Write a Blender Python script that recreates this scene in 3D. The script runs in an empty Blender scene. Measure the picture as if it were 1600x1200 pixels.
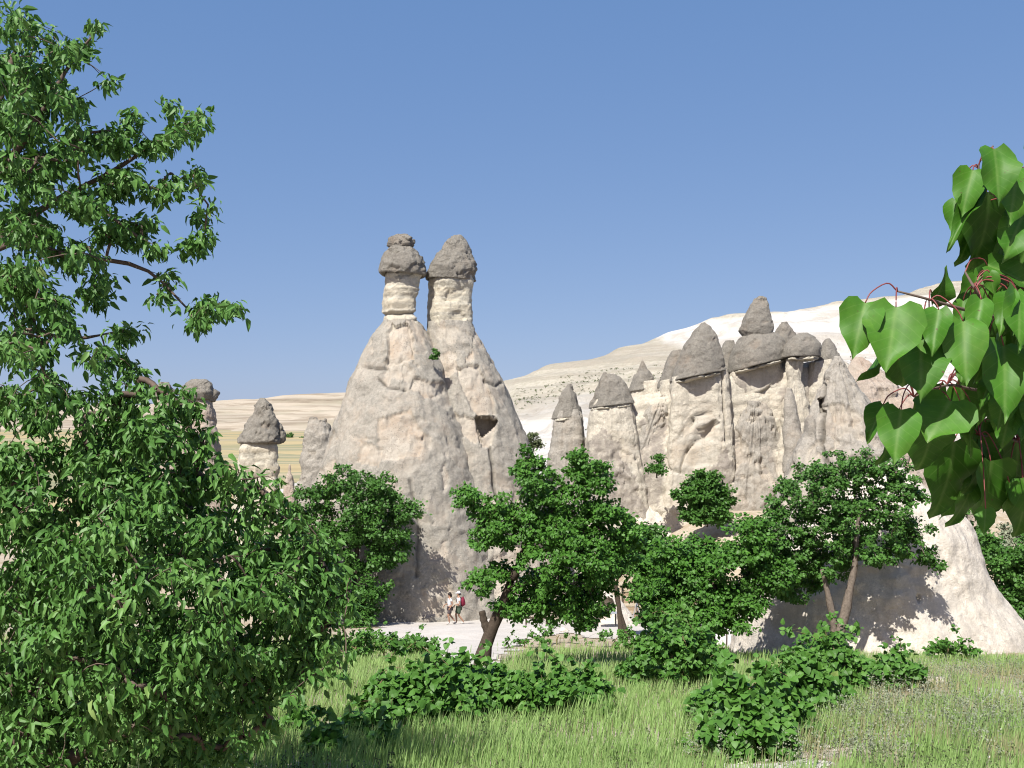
import bpy, math
import numpy as np
from mathutils import Vector, Matrix

# ------------------------------------------------------------------ camera, sky, sun, exposure
scene = bpy.context.scene
COL = scene.collection
FPX = 1690.0                      # focal length in pixels of a 1600 px wide frame
PITCH = math.atan(120.0 / FPX)    # camera tilted up a little
CAMZ = 10.0
cam_d = bpy.data.cameras.new('camera')
cam_d.sensor_width = 36.0
cam_d.lens = 36.0 * FPX / 1600.0
cam_d.clip_start = 0.05
cam_d.clip_end = 20000
cam = bpy.data.objects.new('camera', cam_d)
COL.objects.link(cam)
cam.location = (0, 0, CAMZ)
cam.rotation_euler = (math.pi / 2 + PITCH, 0, 0)
scene.camera = cam

SUN_ELEV = math.radians(50)
SUN_AZ = math.radians(27)         # degrees to the left of straight behind the camera
world = bpy.data.worlds.new('World')
scene.world = world
world.use_nodes = True
wn = world.node_tree.nodes
wl = world.node_tree.links
bg = wn.get('Background') or wn.new('ShaderNodeBackground')
sky = wn.new('ShaderNodeTexSky')
sky.sky_type = 'NISHITA'
sky.sun_disc = False
sky.sun_elevation = SUN_ELEV
sky.sun_rotation = math.pi + SUN_AZ
sky.altitude = 1000
sky.air_density = 0.8
sky.dust_density = 3.0
sky.ozone_density = 6.0
# flatten the sky gradient by tint: scale its colour and add an even blue
sky_mul = wn.new('ShaderNodeMix'); sky_mul.data_type = 'RGBA'; sky_mul.blend_type = 'MULTIPLY'; sky_mul.inputs[0].default_value = 1.0
sky_mul.inputs[7].default_value = (1.0, 0.63, 0.38, 1)
sky_add = wn.new('ShaderNodeMix'); sky_add.data_type = 'RGBA'; sky_add.blend_type = 'ADD'; sky_add.inputs[0].default_value = 1.0
sky_add.inputs[7].default_value = (0.30, 1.08, 2.77, 1)
wl.new(sky.outputs[0], sky_mul.inputs[6]); wl.new(sky_mul.outputs[2], sky_add.inputs[6])
wl.new(sky_add.outputs[2], bg.inputs[0])
bg.inputs[1].default_value = 0.09
sun_d = bpy.data.lights.new('sun', 'SUN')
sun_d.energy = 5.0
sun_d.angle = math.radians(0.5)
sun_d.color = (1.0, 0.96, 0.89)
sun = bpy.data.objects.new('sun', sun_d)
COL.objects.link(sun)
to_sun = Vector((-math.sin(SUN_AZ) * math.cos(SUN_ELEV), -math.cos(SUN_AZ) * math.cos(SUN_ELEV), math.sin(SUN_ELEV)))
sun.rotation_euler = to_sun.to_track_quat('Z', 'Y').to_euler()
scene.view_settings.view_transform = 'Standard'
scene.view_settings.look = 'None'
scene.view_settings.exposure = 0.7
scene.view_settings.gamma = 1.0
scene.cycles.use_denoising = True
scene.cycles.max_bounces = 5
scene.cycles.filter_width = 1.1
scene.cycles.transparent_max_bounces = 4

# ------------------------------------------------------------------ helpers
RNG = np.random.default_rng(7)
ct, st = math.cos(PITCH), math.sin(PITCH)

def P(u, v, d):
    """world point seen at photograph pixel (u, v) when it stands d metres ahead of the camera"""
    x = (u - 800.0) / FPX
    y = (600.0 - v) / FPX
    fy = ct - y * st
    fz = st + y * ct
    k = d / fy
    return np.array([x * k, d, CAMZ + fz * k])

def proj(V):
    V = np.asarray(V, float)
    X = V[..., 0]; Y = V[..., 1]; Z = V[..., 2] - CAMZ
    dep = Y * ct + Z * st
    up = -Y * st + Z * ct
    dep = np.where(np.abs(dep) < 1e-3, 1e-3, dep)
    return 800 + FPX * X / dep, 600 - FPX * up / dep

def _hash(ix, iy, iz, seed):
    h = (ix.astype(np.int64) * 374761393 + iy.astype(np.int64) * 668265263 + iz.astype(np.int64) * 2147483647 + seed * 974711) & 0xFFFFFFFF
    h = ((h ^ (h >> 13)) * 1274126177) & 0xFFFFFFFF
    h = ((h ^ (h >> 16)) * 2246822519) & 0xFFFFFFFF
    h = h ^ (h >> 15)
    return (h & 0xFFFFFF) / float(0x7FFFFF) - 1.0

def vnoise(p, seed=0):
    p = np.asarray(p, float)
    if p.ndim == 1: return vnoise(p[None], seed)[0]
    f = np.floor(p); t = p - f
    t = t * t * t * (t * (t * 6 - 15) + 10)
    i = f.astype(np.int64)
    ix, iy, iz = i[..., 0], i[..., 1], i[..., 2]
    tx, ty, tz = t[..., 0], t[..., 1], t[..., 2]
    def c(a, b, g): return _hash(ix + a, iy + b, iz + g, seed)
    x00 = c(0,0,0) * (1 - tx) + c(1,0,0) * tx
    x10 = c(0,1,0) * (1 - tx) + c(1,1,0) * tx
    x01 = c(0,0,1) * (1 - tx) + c(1,0,1) * tx
    x11 = c(0,1,1) * (1 - tx) + c(1,1,1) * tx
    y0 = x00 * (1 - ty) + x10 * ty
    y1 = x01 * (1 - ty) + x11 * ty
    return y0 * (1 - tz) + y1 * tz

def fbm(p, seed=0, octv=4, gain=0.5):
    p = np.asarray(p, float)
    a = 1.0; s = 0.0; tot = 0.0
    for k in range(octv):
        s = s + a * vnoise(p * (2.03 ** k) + 17.3 * k, seed + k)
        tot += a; a *= gain
    return s / tot

def cells(p, seed=0):
    """nearest jittered cell: its random value and the distance to the cell border"""
    f = np.floor(p); t = p - f; i = f.astype(np.int64)
    b1 = np.full(p.shape[:-1], 9.); b2 = b1.copy(); val = np.zeros(p.shape[:-1])
    for dx in (-1, 0, 1):
        for dy in (-1, 0, 1):
            for dz in (-1, 0, 1):
                a, b, c = i[..., 0] + dx, i[..., 1] + dy, i[..., 2] + dz
                h1 = _hash(a, b, c, seed); h2 = np.modf((h1 + 1) * 57.31)[0]; h3 = np.modf((h1 + 1) * 131.7)[0]
                q = (dx + 0.5 + 0.42 * h1 - t[..., 0]) ** 2 + (dy + h2 - t[..., 1]) ** 2 + (dz + h3 - t[..., 2]) ** 2
                near = q < b1
                b2 = np.where(near, b1, np.minimum(b2, q)); val = np.where(near, h1, val); b1 = np.where(near, q, b1)
    return val, np.sqrt(b2) - np.sqrt(b1)

def sstep(a, b, x):
    t = np.clip((x - a) / (b - a), 0, 1)
    return t * t * (3 - 2 * t)

def unit(v):
    n = np.linalg.norm(v, axis=-1, keepdims=True)
    return v / np.maximum(n, 1e-9)

def inpoly(u, v, poly):
    u = np.asarray(u); v = np.asarray(v)
    r = np.zeros(u.shape, bool)
    n = len(poly)
    for i in range(n):
        x1, y1 = poly[i]; x2, y2 = poly[(i + 1) % n]
        if y1 == y2: continue
        c = ((y1 > v) != (y2 > v)) & (u < (x2 - x1) * (v - y1) / (y2 - y1) + x1)
        r ^= c
    return r

def polydist(u, v, line):
    d = np.full(np.shape(u), 1e9)
    for (x1, y1), (x2, y2) in zip(line[:-1], line[1:]):
        dx, dy = x2 - x1, y2 - y1
        t = np.clip(((u - x1) * dx + (v - y1) * dy) / (dx * dx + dy * dy + 1e-9), 0, 1)
        d = np.minimum(d, np.hypot(u - x1 - t * dx, v - y1 - t * dy))
    return d

def make_mesh(name, V, Fs, mat, smooth=False, attrs=None):
    """Fs: one int array (m,k) or a list of them"""
    if not isinstance(Fs, (list, tuple)): Fs = [Fs]
    Fs = [np.asarray(f, np.int32) for f in Fs if len(f)]
    V = np.asarray(V, np.float32)
    me = bpy.data.meshes.new(name)
    me.vertices.add(len(V))
    me.vertices.foreach_set('co', V.ravel())
    loops = np.concatenate([f.ravel() for f in Fs])
    totals = np.concatenate([np.full(len(f), f.shape[1], np.int32) for f in Fs])
    starts = np.concatenate([[0], np.cumsum(totals)[:-1]]).astype(np.int32)
    me.loops.add(len(loops))
    me.loops.foreach_set('vertex_index', loops)
    me.polygons.add(len(totals))
    me.polygons.foreach_set('loop_start', starts)
    me.polygons.foreach_set('loop_total', totals)
    me.polygons.foreach_set('use_smooth', np.full(len(totals), smooth))
    me.update(calc_edges=True)
    for k, a in (attrs or {}).items():
        at = me.attributes.new(k, 'FLOAT', 'POINT')
        at.data.foreach_set('value', np.asarray(a, np.float32))
    if mat: me.materials.append(mat)
    return me

def tag(o, label=None, cat=None, group=None, kind=None):
    if label: o['label'] = label
    if cat: o['category'] = cat
    if group: o['group'] = group
    if kind: o['kind'] = kind
    return o

def thing(name, label, cat, loc, group=None):
    o = bpy.data.objects.new(name, None)
    o.empty_display_size = 0.2
    o.location = tuple(float(c) for c in loc)
    COL.objects.link(o)
    return tag(o, label, cat, group)

def link(name, me, parent=None, loc=None):
    o = bpy.data.objects.new(name, me)
    if parent is not None: o.parent = parent
    if loc is not None: o.location = tuple(float(c) for c in loc)
    COL.objects.link(o)
    return o

def worldpos(o):
    p = np.zeros(3)
    while o is not None:
        p = p + np.array(o.location); o = o.parent
    return p

def part(name, V, Fs, mat, parent=None, smooth=False, attrs=None, kind=None):
    """mesh given in world coordinates, stored relative to its parent"""
    V = np.asarray(V, float)
    if parent is not None: V = V - worldpos(parent)
    o = link(name, make_mesh(name, V, Fs, mat, smooth, attrs), parent)
    if kind: o['kind'] = kind
    return o

def solo(name, V, Fs, mat, base, label, cat, group=None, smooth=False, attrs=None):
    """a thing made of one mesh"""
    o = link(name, make_mesh(name, np.asarray(V, float) - np.asarray(base), Fs, mat, smooth, attrs), None, base)
    return tag(o, label, cat, group)

def tube(pts, rad, sides=6, cap=True):
    pts = np.asarray(pts, float); n = len(pts)
    rad = np.broadcast_to(np.asarray(rad, float), (n,)).copy()
    if cap:
        pts = np.vstack([pts, pts[-1]]); rad = np.append(rad, 1e-4); n += 1
    tan = unit(np.gradient(pts[:-1] if cap else pts, axis=0))
    if cap: tan = np.vstack([tan, tan[-1]])
    ref = np.where(np.abs(tan[:, 2:3]) > 0.9, np.array([[1., 0, 0]]), np.array([[0, 0, 1.]]))
    a = unit(np.cross(tan, ref)); b = np.cross(tan, a)
    th = np.arange(sides) * 2 * math.pi / sides
    ring = pts[:, None, :] + rad[:, None, None] * (np.cos(th)[None, :, None] * a[:, None, :] + np.sin(th)[None, :, None] * b[:, None, :])
    V = ring.reshape(-1, 3)
    i = np.arange(n - 1)[:, None] * sides; j = np.arange(sides)[None, :]; k = (np.arange(sides) + 1)[None, :] % sides
    F = np.stack([i + j, i + k, i + sides + k, i + sides + j], -1).reshape(-1, 4)
    return V, F

def merge(parts_):
    Vs = []; Fs = []; o = 0
    for V, F in parts_:
        Vs.append(V); Fs.append(np.asarray(F) + o); o += len(V)
    return np.vstack(Vs), np.vstack(Fs)

def box(c, s, rot=0.0, tilt=0.0):
    c = np.asarray(c, float); s = np.asarray(s, float) / 2
    B = np.array([[-1,-1,-1],[1,-1,-1],[1,1,-1],[-1,1,-1],[-1,-1,1],[1,-1,1],[1,1,1],[-1,1,1]], float) * s
    if tilt:
        cb, sb = math.cos(tilt), math.sin(tilt)
        B = B @ np.array([[cb,0,sb],[0,1,0],[-sb,0,cb]]).T
    cr, sr = math.cos(rot), math.sin(rot)
    B = B @ np.array([[cr,-sr,0],[sr,cr,0],[0,0,1]]).T
    F = np.array([[0,3,2,1],[4,5,6,7],[0,1,5,4],[1,2,6,5],[2,3,7,6],[3,0,4,7]])
    return B + c, F

def curve_pts(ctrl, n):
    """Catmull-Rom through control points"""
    c = np.asarray(ctrl, float)
    if len(c) == 2:
        t = np.linspace(0, 1, n)[:, None]; return c[0] * (1 - t) + c[1] * t
    c = np.vstack([2 * c[0] - c[1], c, 2 * c[-1] - c[-2]])
    out = []
    m = len(c) - 3
    for s in np.linspace(0, m - 1e-6, n):
        i = int(s); t = s - i
        p0, p1, p2, p3 = c[i:i + 4]
        out.append(0.5 * (2 * p1 + (p2 - p0) * t + (2 * p0 - 5 * p1 + 4 * p2 - p3) * t * t + (3 * p1 - p0 - 3 * p2 + p3) * t ** 3))
    return np.array(out)

# ------------------------------------------------------------------ materials
ALBEDO = 0.71   # one reflectance scale for everything below
class NB:
    def __init__(s, name):
        s.m = bpy.data.materials.new(name); s.m.use_nodes = True
        s.t = s.m.node_tree; s.t.nodes.clear()
        s.out = s.t.nodes.new('ShaderNodeOutputMaterial')
    def n(s, typ, **kw):
        nd = s.t.nodes.new('ShaderNode' + typ)
        for k, v in kw.items():
            if k in nd.inputs.keys(): s.set(nd, k, v)
            else: setattr(nd, k, v)
        return nd
    def set(s, nd, k, v):
        i = nd.inputs[k]
        if isinstance(v, bpy.types.NodeSocket): s.t.links.new(v, i)
        else: i.default_value = v
    def noise(s, scale, detail=5, rough=0.55, vec=None, dist=0.0):
        nd = s.n('TexNoise'); nd.inputs['Scale'].default_value = scale; nd.inputs['Detail'].default_value = detail
        nd.inputs['Roughness'].default_value = rough; nd.inputs['Distortion'].default_value = dist
        if vec is not None: s.t.links.new(vec, nd.inputs['Vector'])
        return nd.outputs['Fac']
    def voro(s, scale, vec=None, out='Distance'):
        nd = s.n('TexVoronoi'); nd.inputs['Scale'].default_value = scale
        if vec is not None: s.t.links.new(vec, nd.inputs['Vector'])
        return nd.outputs[out]
    def rng(s, fac, a, b, c=0.0, d=1.0):
        nd = s.n('MapRange'); nd.inputs[1].default_value = a; nd.inputs[2].default_value = b
        nd.inputs[3].default_value = c; nd.inputs[4].default_value = d
        s.t.links.new(fac, nd.inputs[0]); return nd.outputs[0]
    def math(s, op, a, b):
        nd = s.n('Math', operation=op)
        for i, x in enumerate((a, b)):
            if isinstance(x, bpy.types.NodeSocket): s.t.links.new(x, nd.inputs[i])
            else: nd.inputs[i].default_value = x
        return nd.outputs[0]
    def mix(s, fac, a, b, blend='MIX'):
        nd = s.n('Mix', data_type='RGBA', blend_type=blend)
        for i, x in ((0, fac), (6, a), (7, b)):
            if isinstance(x, bpy.types.NodeSocket): s.t.links.new(x, nd.inputs[i])
            else: nd.inputs[i].default_value = (tuple(x) + (1,)) if isinstance(x, (tuple, list)) and len(x) == 3 else x
        return nd.outputs[2]
    def ramp(s, fac, stops):
        nd = s.n('ValToRGB'); e = nd.color_ramp.elements
        while len(e) < len(stops): e.new(0.5)
        for el, (p, c) in zip(e, stops): el.position = p; el.color = tuple(c) + (1,)
        s.t.links.new(fac, nd.inputs[0]); return nd.outputs[0]
    def attr(s, name): return s.n('Attribute', attribute_name=name).outputs['Fac']
    def coord(s, which='Object'): return s.n('TexCoord').outputs[which]
    def mapping(s, vec, scale):
        nd = s.n('Mapping'); s.t.links.new(vec, nd.inputs['Vector']); nd.inputs['Scale'].default_value = scale
        return nd.outputs[0]
    def bump(s, h, strength=0.5, dist=0.05, prev=None):
        nd = s.n('Bump'); nd.inputs['Strength'].default_value = strength; nd.inputs['Distance'].default_value = dist
        s.t.links.new(h, nd.inputs['Height'])
        if prev is not None: s.t.links.new(prev, nd.inputs['Normal'])
        return nd.outputs[0]
    def principled(s, col, rough=0.9, normal=None, spec=0.2):
        nd = s.n('BsdfPrincipled')
        s.set(nd, 'Base Color', s.mix(1.0, col, (ALBEDO,) * 3, 'MULTIPLY'))
        s.set(nd, 'Roughness', rough); s.set(nd, 'Specular IOR Level', spec)
        if normal is not None: s.t.links.new(normal, nd.inputs['Normal'])
        return nd
    def done(s, shader):
        s.t.links.new(shader.outputs[0], s.out.inputs[0]); return s.m

def rock_mat(name, grey, light, tan, dark, strata=0.0, patch=0.5, speck=0.5, bumpd=0.06):
    b = NB(name)
    vec = b.n('NewGeometry').outputs['Position']
    big = b.noise(0.33, 6, 0.6, vec, 0.6)
    mid = b.noise(1.7, 8, 0.65, vec, 0.4)
    fine = b.noise(7.0, 10, 0.78, vec)
    col = b.mix(b.rng(mid, 0.36, 0.66), grey, tuple(0.78 * g for g in grey))
    col = b.mix(b.rng(fine, 0.42, 0.62), col, tuple(min(1, 1.3 * g) for g in grey))
    col = b.mix(b.rng(b.noise(22.0, 4, 0.7, vec), 0.52, 0.68, 0.0, 0.6), col, tuple(0.62 * g for g in grey))
    # broken, paler rock
    pm = b.rng(b.math('ADD', b.math('MULTIPLY', big, 0.65), b.math('MULTIPLY', mid, 0.35)), 0.50, 0.585)
    pale = b.mix(b.rng(b.noise(0.8, 4, 0.5, vec), 0.42, 0.62), light, tan)
    pale = b.mix(b.rng(fine, 0.3, 0.75), pale, tuple(0.86 * c for c in light))
    sp = b.math('ADD', b.attr('spall'), b.math('MULTIPLY', pm, patch))
    nd = b.n('Math', operation='MINIMUM'); b.t.links.new(sp, nd.inputs[0]); nd.inputs[1].default_value = 1.0
    col = b.mix(nd.outputs[0], col, pale)
    if strata:
        sv = b.mapping(vec, (0.12, 0.12, 2.2))
        s1 = b.noise(1.0, 6, 0.6, sv, 0.8)
        col = b.mix(b.math('MULTIPLY', b.rng(s1, 0.45, 0.62), strata), col, tan)
        s2 = b.noise(2.6, 5, 0.6, sv, 0.6)
        col = b.mix(b.math('MULTIPLY', b.rng(s2, 0.55, 0.68), strata * 0.6), col, tuple(0.7 * c for c in grey))
    col = b.mix(b.math('MULTIPLY', b.attr('weather'), b.rng(mid, 0.35, 0.55, 0.3, 1.0)), col, (0.37, 0.33, 0.285))
    # lichen specks
    lm = b.math('MULTIPLY', b.rng(b.noise(14, 4, 0.6, vec), 0.56, 0.66), b.rng(b.noise(0.9, 5, 0.6, vec), 0.4, 0.62))
    col = b.mix(b.math('MULTIPLY', lm, speck), col, dark)
    wm = b.rng(b.noise(7, 4, 0.6, vec, 0.5), 0.66, 0.72)
    col = b.mix(b.math('MULTIPLY', wm, 0.55), col, light)
    stv = b.mapping(vec, (2.6, 2.6, 0.22))
    col = b.mix(b.rng(b.noise(1.0, 6, 0.65, stv, 0.4), 0.5, 0.68, 0.0, 0.4), col, tuple(0.66 * g for g in grey))
    cr = b.attr('crack')
    col = b.mix(cr, col, dark)
    n1 = b.bump(b.noise(2.6, 12, 0.74, vec, 0.3), 1.0, bumpd * 2.3)
    n1 = b.bump(b.voro(3.4, vec), 0.3, bumpd * 0.9, n1)
    n2 = b.bump(b.noise(15, 8, 0.75, vec), 0.8, bumpd * 0.6, n1)
    return b.done(b.principled(col, 0.95, n2, 0.1))

GREY = (0.335, 0.295, 0.25); LIGHT = (0.65, 0.585, 0.49); TAN = (0.565, 0.44, 0.325); DARK = (0.13, 0.12, 0.105)
M = {}
M['cone'] = rock_mat('grey_tuff', (0.405, 0.378, 0.325), LIGHT, TAN, DARK, 0.0, 0.42, 0.75)
M['neck'] = rock_mat('cream_tuff', (0.66, 0.615, 0.505), (0.72, 0.68, 0.58), (0.63, 0.54, 0.39), (0.34, 0.29, 0.22), 0.5, 0.5, 0.3)
M['cap'] = rock_mat('dark_caprock', (0.31, 0.288, 0.248), (0.40, 0.355, 0.295), (0.34, 0.265, 0.20), (0.10, 0.095, 0.08), 0.0, 0.25, 0.85, 0.09)
M['cliff'] = rock_mat('cream_cliff', (0.635, 0.585, 0.485), (0.69, 0.645, 0.55), (0.63, 0.525, 0.40), (0.34, 0.30, 0.24), 0.2, 0.35, 0.4)
M['buttress'] = rock_mat('grey_buttress', (0.415, 0.385, 0.335), (0.60, 0.54, 0.45), (0.50, 0.41, 0.32), (0.14, 0.13, 0.11), 0.0, 0.5, 0.7)
M['pink'] = rock_mat('pinkish_tuff', (0.50, 0.43, 0.36), (0.58, 0.50, 0.41), (0.50, 0.33, 0.24), (0.2, 0.15, 0.12), 0.15, 0.5, 0.4)
M['boulder'] = rock_mat('smooth_cream_tuff', (0.75, 0.685, 0.59), (0.79, 0.73, 0.64), (0.72, 0.62, 0.51), (0.48, 0.42, 0.36), 0.0, 0.5, 0.5, 0.045)

def plain(name, col, rough=0.8, spec=0.2, var=0.15, scale=8.0, bumpd=0.0):
    b = NB(name); vec = b.n('NewGeometry').outputs['Position']
    n = b.noise(scale, 5, 0.6, vec)
    c = b.mix(b.rng(n, 0.3, 0.7), tuple(x * (1 - var) for x in col), tuple(min(1, x * (1 + var)) for x in col))
    nm = b.bump(n, 0.6, bumpd) if bumpd else None
    return b.done(b.principled(c, rough, nm, spec))

def leaf_mat(name, stops, trans=0.3, rough=0.45, spec=0.35, veins=False):
    b = NB(name)
    col = b.ramp(b.attr('rnd'), stops)
    if veins:
        uv = b.attr('mid')
        col = b.mix(b.math('MULTIPLY', b.rng(uv, 0.0, 0.055, 1.0, 0.0), 0.42), col, (0.24, 0.38, 0.11))
        vn = b.attr('vein')
        w = b.n('Math', operation='FRACT'); b.t.links.new(vn, w.inputs[0])
        col = b.mix(b.math('MULTIPLY', b.rng(w.outputs[0], 0.0, 0.10, 1.0, 0.0), 0.34), col, (0.22, 0.36, 0.10))
        vec = b.n('NewGeometry').outputs['Position']
        col = b.mix(b.rng(b.noise(60, 4, 0.6, vec), 0.35, 0.7, 0.0, 0.4), col, (0.03, 0.10, 0.012))
        col = b.mix(b.rng(b.noise(25, 5, 0.6, vec), 0.5, 0.7, 0.0, 0.35), col, (0.13, 0.24, 0.04))
        col = b.mix(b.rng(b.noise(170, 2, 0.5, vec), 0.72, 0.76, 0.0, 0.8), col, (0.10, 0.06, 0.025))
    p = b.principled(col, rough, None, spec)
    t = b.n('BsdfTranslucent')
    tc = b.mix(1.0, col, (0.95 * ALBEDO, 1.0 * ALBEDO, 0.5 * ALBEDO), 'MULTIPLY')
    b.t.links.new(tc, t.inputs['Color'])
    mx = b.n('MixShader'); mx.inputs[0].default_value = trans
    b.t.links.new(p.outputs[0], mx.inputs[1]); b.t.links.new(t.outputs[0], mx.inputs[2])
    return b.done(mx)

M['apricot'] = leaf_mat('apricot_leaf', [(0, (0.058, 0.155, 0.028)), (0.5, (0.103, 0.249, 0.047)), (0.88, (0.169, 0.338, 0.080)), (1, (0.282, 0.395, 0.122))], 0.16, 0.5, 0.3)
M['mulberry'] = leaf_mat('orchard_leaf', [(0, (0.052, 0.143, 0.018)), (0.6, (0.085, 0.230, 0.030)), (1, (0.129, 0.304, 0.043))], 0.16, 0.5, 0.25)
M['dark_leaf'] = leaf_mat('dark_tree_leaf', [(0, (0.046, 0.119, 0.019)), (0.6, (0.074, 0.195, 0.031)), (1, (0.116, 0.266, 0.047))], 0.16, 0.5, 0.25)
M['vine'] = leaf_mat('vine_leaf', [(0, (0.053, 0.141, 0.021)), (0.5, (0.092, 0.233, 0.035)), (0.9, (0.145, 0.310, 0.060)), (1, (0.310, 0.369, 0.116))], 0.18, 0.5, 0.25)
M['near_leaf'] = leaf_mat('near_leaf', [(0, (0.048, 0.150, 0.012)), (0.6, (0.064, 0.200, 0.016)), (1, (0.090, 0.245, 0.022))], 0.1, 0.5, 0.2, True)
M['sage_leaf'] = leaf_mat('sage_leaf', [(0, (0.22, 0.26, 0.17)), (0.6, (0.31, 0.35, 0.24)), (1, (0.42, 0.44, 0.32))], 0.15, 0.7, 0.1)
M['scrub'] = leaf_mat('scrub_leaf', [(0, (0.09, 0.12, 0.05)), (1, (0.16, 0.19, 0.09))], 0.1, 0.7, 0.1)
M['grass'] = leaf_mat('grass_blade', [(0, (0.232, 0.389, 0.103)), (0.5, (0.358, 0.540, 0.182)), (0.85, (0.455, 0.616, 0.254)), (1, (0.581, 0.626, 0.375))], 0.3, 0.6, 0.15)
M['dry'] = leaf_mat('dry_grass_blade', [(0, (0.27, 0.30, 0.13)), (0.5, (0.42, 0.40, 0.22)), (1, (0.56, 0.50, 0.33))], 0.2, 0.7, 0.1)
M['bark'] = plain('bark', (0.20, 0.165, 0.135), 0.95, 0.1, 0.35, 14, 0.02)
M['dark_bark'] = plain('dark_bark', (0.085, 0.066, 0.05), 0.95, 0.1, 0.3, 18, 0.02)
M['twig'] = plain('brown_twig', (0.155, 0.115, 0.09), 0.8, 0.2, 0.25, 30)
M['petiole'] = plain('red_petiole', (0.26, 0.06, 0.055), 0.5, 0.4, 0.2, 60)
M['cane'] = plain('vine_cane', (0.24, 0.19, 0.10), 0.9, 0.1, 0.3, 20)

def ground_mat():
    b = NB('pale_dusty_soil'); vec = b.n('NewGeometry').outputs['Position']
    n1 = b.noise(0.25, 6, 0.6, vec, 0.4); n2 = b.noise(2.5, 8, 0.65, vec); n3 = b.noise(18, 6, 0.7, vec)
    col = b.mix(b.rng(n1, 0.42, 0.6), (0.40, 0.32, 0.21), (0.55, 0.47, 0.36))
    col = b.mix(b.rng(n2, 0.45, 0.7), col, (0.62, 0.56, 0.47))
    col = b.mix(b.rng(n3, 0.5, 0.75), col, (0.30, 0.25, 0.17))
    y = b.n('SeparateXYZ'); b.t.links.new(vec, y.inputs[0])
    far = b.rng(y.outputs[1], 110, 150)
    fv = b.mapping(vec, (0.002, 0.03, 0.0))
    fields = b.ramp(b.noise(1.0, 3, 0.6, fv), [(0.3, (0.40, 0.33, 0.19)), (0.45, (0.52, 0.42, 0.24)), (0.52, (0.27, 0.28, 0.17)), (0.62, (0.48, 0.41, 0.27)), (0.75, (0.34, 0.29, 0.19))])
    col = b.mix(far, col, fields)
    nm = b.bump(b.math('ADD', n2, b.math('MULTIPLY', n3, 0.4)), 0.8, 0.06)
    return b.done(b.principled(col, 0.97, nm, 0.05))
M['ground'] = ground_mat()
def path_mat():
    b = NB('white_path_dust'); vec = b.n('NewGeometry').outputs['Position']
    n2 = b.noise(1.2, 8, 0.65, vec); n3 = b.noise(14, 6, 0.7, vec)
    col = b.mix(b.rng(n2, 0.4, 0.65), (0.60, 0.56, 0.51), (0.67, 0.635, 0.59))
    col = b.mix(b.rng(n3, 0.55, 0.75), col, (0.41, 0.365, 0.30))
    return b.done(b.principled(col, 0.97, b.bump(n3, 0.6, 0.03), 0.05))
M['path'] = path_mat()
def hill_mat():
    b = NB('white_tuff_hillside'); vec = b.n('NewGeometry').outputs['Position']
    w = b.attr('white')
    sv = b.mapping(vec, (0.006, 0.006, 0.22))
    st1 = b.noise(1.0, 6, 0.62, sv, 0.5)
    n2 = b.noise(0.12, 8, 0.65, vec, 0.3); n3 = b.noise(0.8, 6, 0.7, vec)
    tan = b.ramp(st1, [(0.3, (0.50, 0.45, 0.36)), (0.45, (0.64, 0.59, 0.49)), (0.55, (0.46, 0.42, 0.34)), (0.68, (0.67, 0.63, 0.54))])
    tan = b.mix(b.rng(n3, 0.45, 0.75), tan, (0.38, 0.37, 0.28))
    col = b.mix(w, tan, (0.76, 0.735, 0.69))
    col = b.mix(b.math('MULTIPLY', b.rng(n2, 0.47, 0.62), 0.6), col, (0.47, 0.42, 0.345))
    col = b.mix(b.math('MULTIPLY', b.rng(st1, 0.5, 0.56), 0.35), col, (0.44, 0.39, 0.32))
    col = b.mix(b.rng(b.noise(2.2, 3, 0.6, b.mapping(vec, (1, 1, 2.5))), 0.62, 0.70, 0.0, 0.5), col, (0.26, 0.25, 0.17))
    nm = b.bump(b.math('ADD', n2, n3), 0.8, 1.2)
    return b.done(b.principled(col, 0.97, nm, 0.05))
M['hill'] = hill_mat()
def ridge_mat():
    b = NB('far_ridge_earth'); vec = b.n('NewGeometry').outputs['Position']
    sv = b.mapping(vec, (0.0016, 0.0016, 0.06))
    s = b.noise(1.0, 8, 0.68, sv, 1.2); n = b.noise(0.02, 8, 0.65, vec)
    col = b.ramp(s, [(0.36, (0.27, 0.22, 0.16)), (0.44, (0.47, 0.40, 0.31)), (0.5, (0.56, 0.49, 0.39)), (0.54, (0.33, 0.27, 0.20)), (0.6, (0.55, 0.48, 0.38))])
    col = b.mix(b.rng(n, 0.5, 0.7), col, (0.42, 0.38, 0.28))
    return b.done(b.principled(col, 0.97, b.bump(s, 0.7, 6.0), 0.05))
M['ridge'] = ridge_mat()

# ------------------------------------------------------------------ terrain
def softplus(x): return np.where(x > 30, x, np.log1p(np.exp(np.minimum(x, 30))))
def h(x, y):
    x = np.asarray(x, float); y = np.asarray(y, float)
    yy = np.maximum(y, -6)
    g = yy - softplus((yy - 64) / 3.0) * 3.0
    z = CAMZ - 1.6 - 0.125 * g
    z = z + np.maximum(y - 130, 0) * 0.05
    # bank below the row of chimneys on the right
    z = z + 6.0 * sstep(59, 75, y) * sstep(4, 15, x) * (1 - sstep(150, 220, y))
    p = np.stack([x, y, np.zeros_like(x)], -1)
    z = z + 0.10 * fbm(p / 2.2, 3, 3) * (1 - sstep(90, 140, y)) + 0.45 * fbm(p / 14.0, 5, 3) * sstep(4, 20, y)
    return z

def ground_pt(u, v):
    """where the line of sight through a pixel meets the slope"""
    a = P(u, v, 1.0) - np.array([0, 0, CAMZ])
    lo, hi = 2.0, 66.0
    for _ in range(40):
        m = 0.5 * (lo + hi)
        if CAMZ + a[2] * m > float(h(a[0] * m, m)): lo = m
        else: hi = m
    return np.array([a[0] * lo, lo, float(h(a[0] * lo, lo))])

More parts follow.
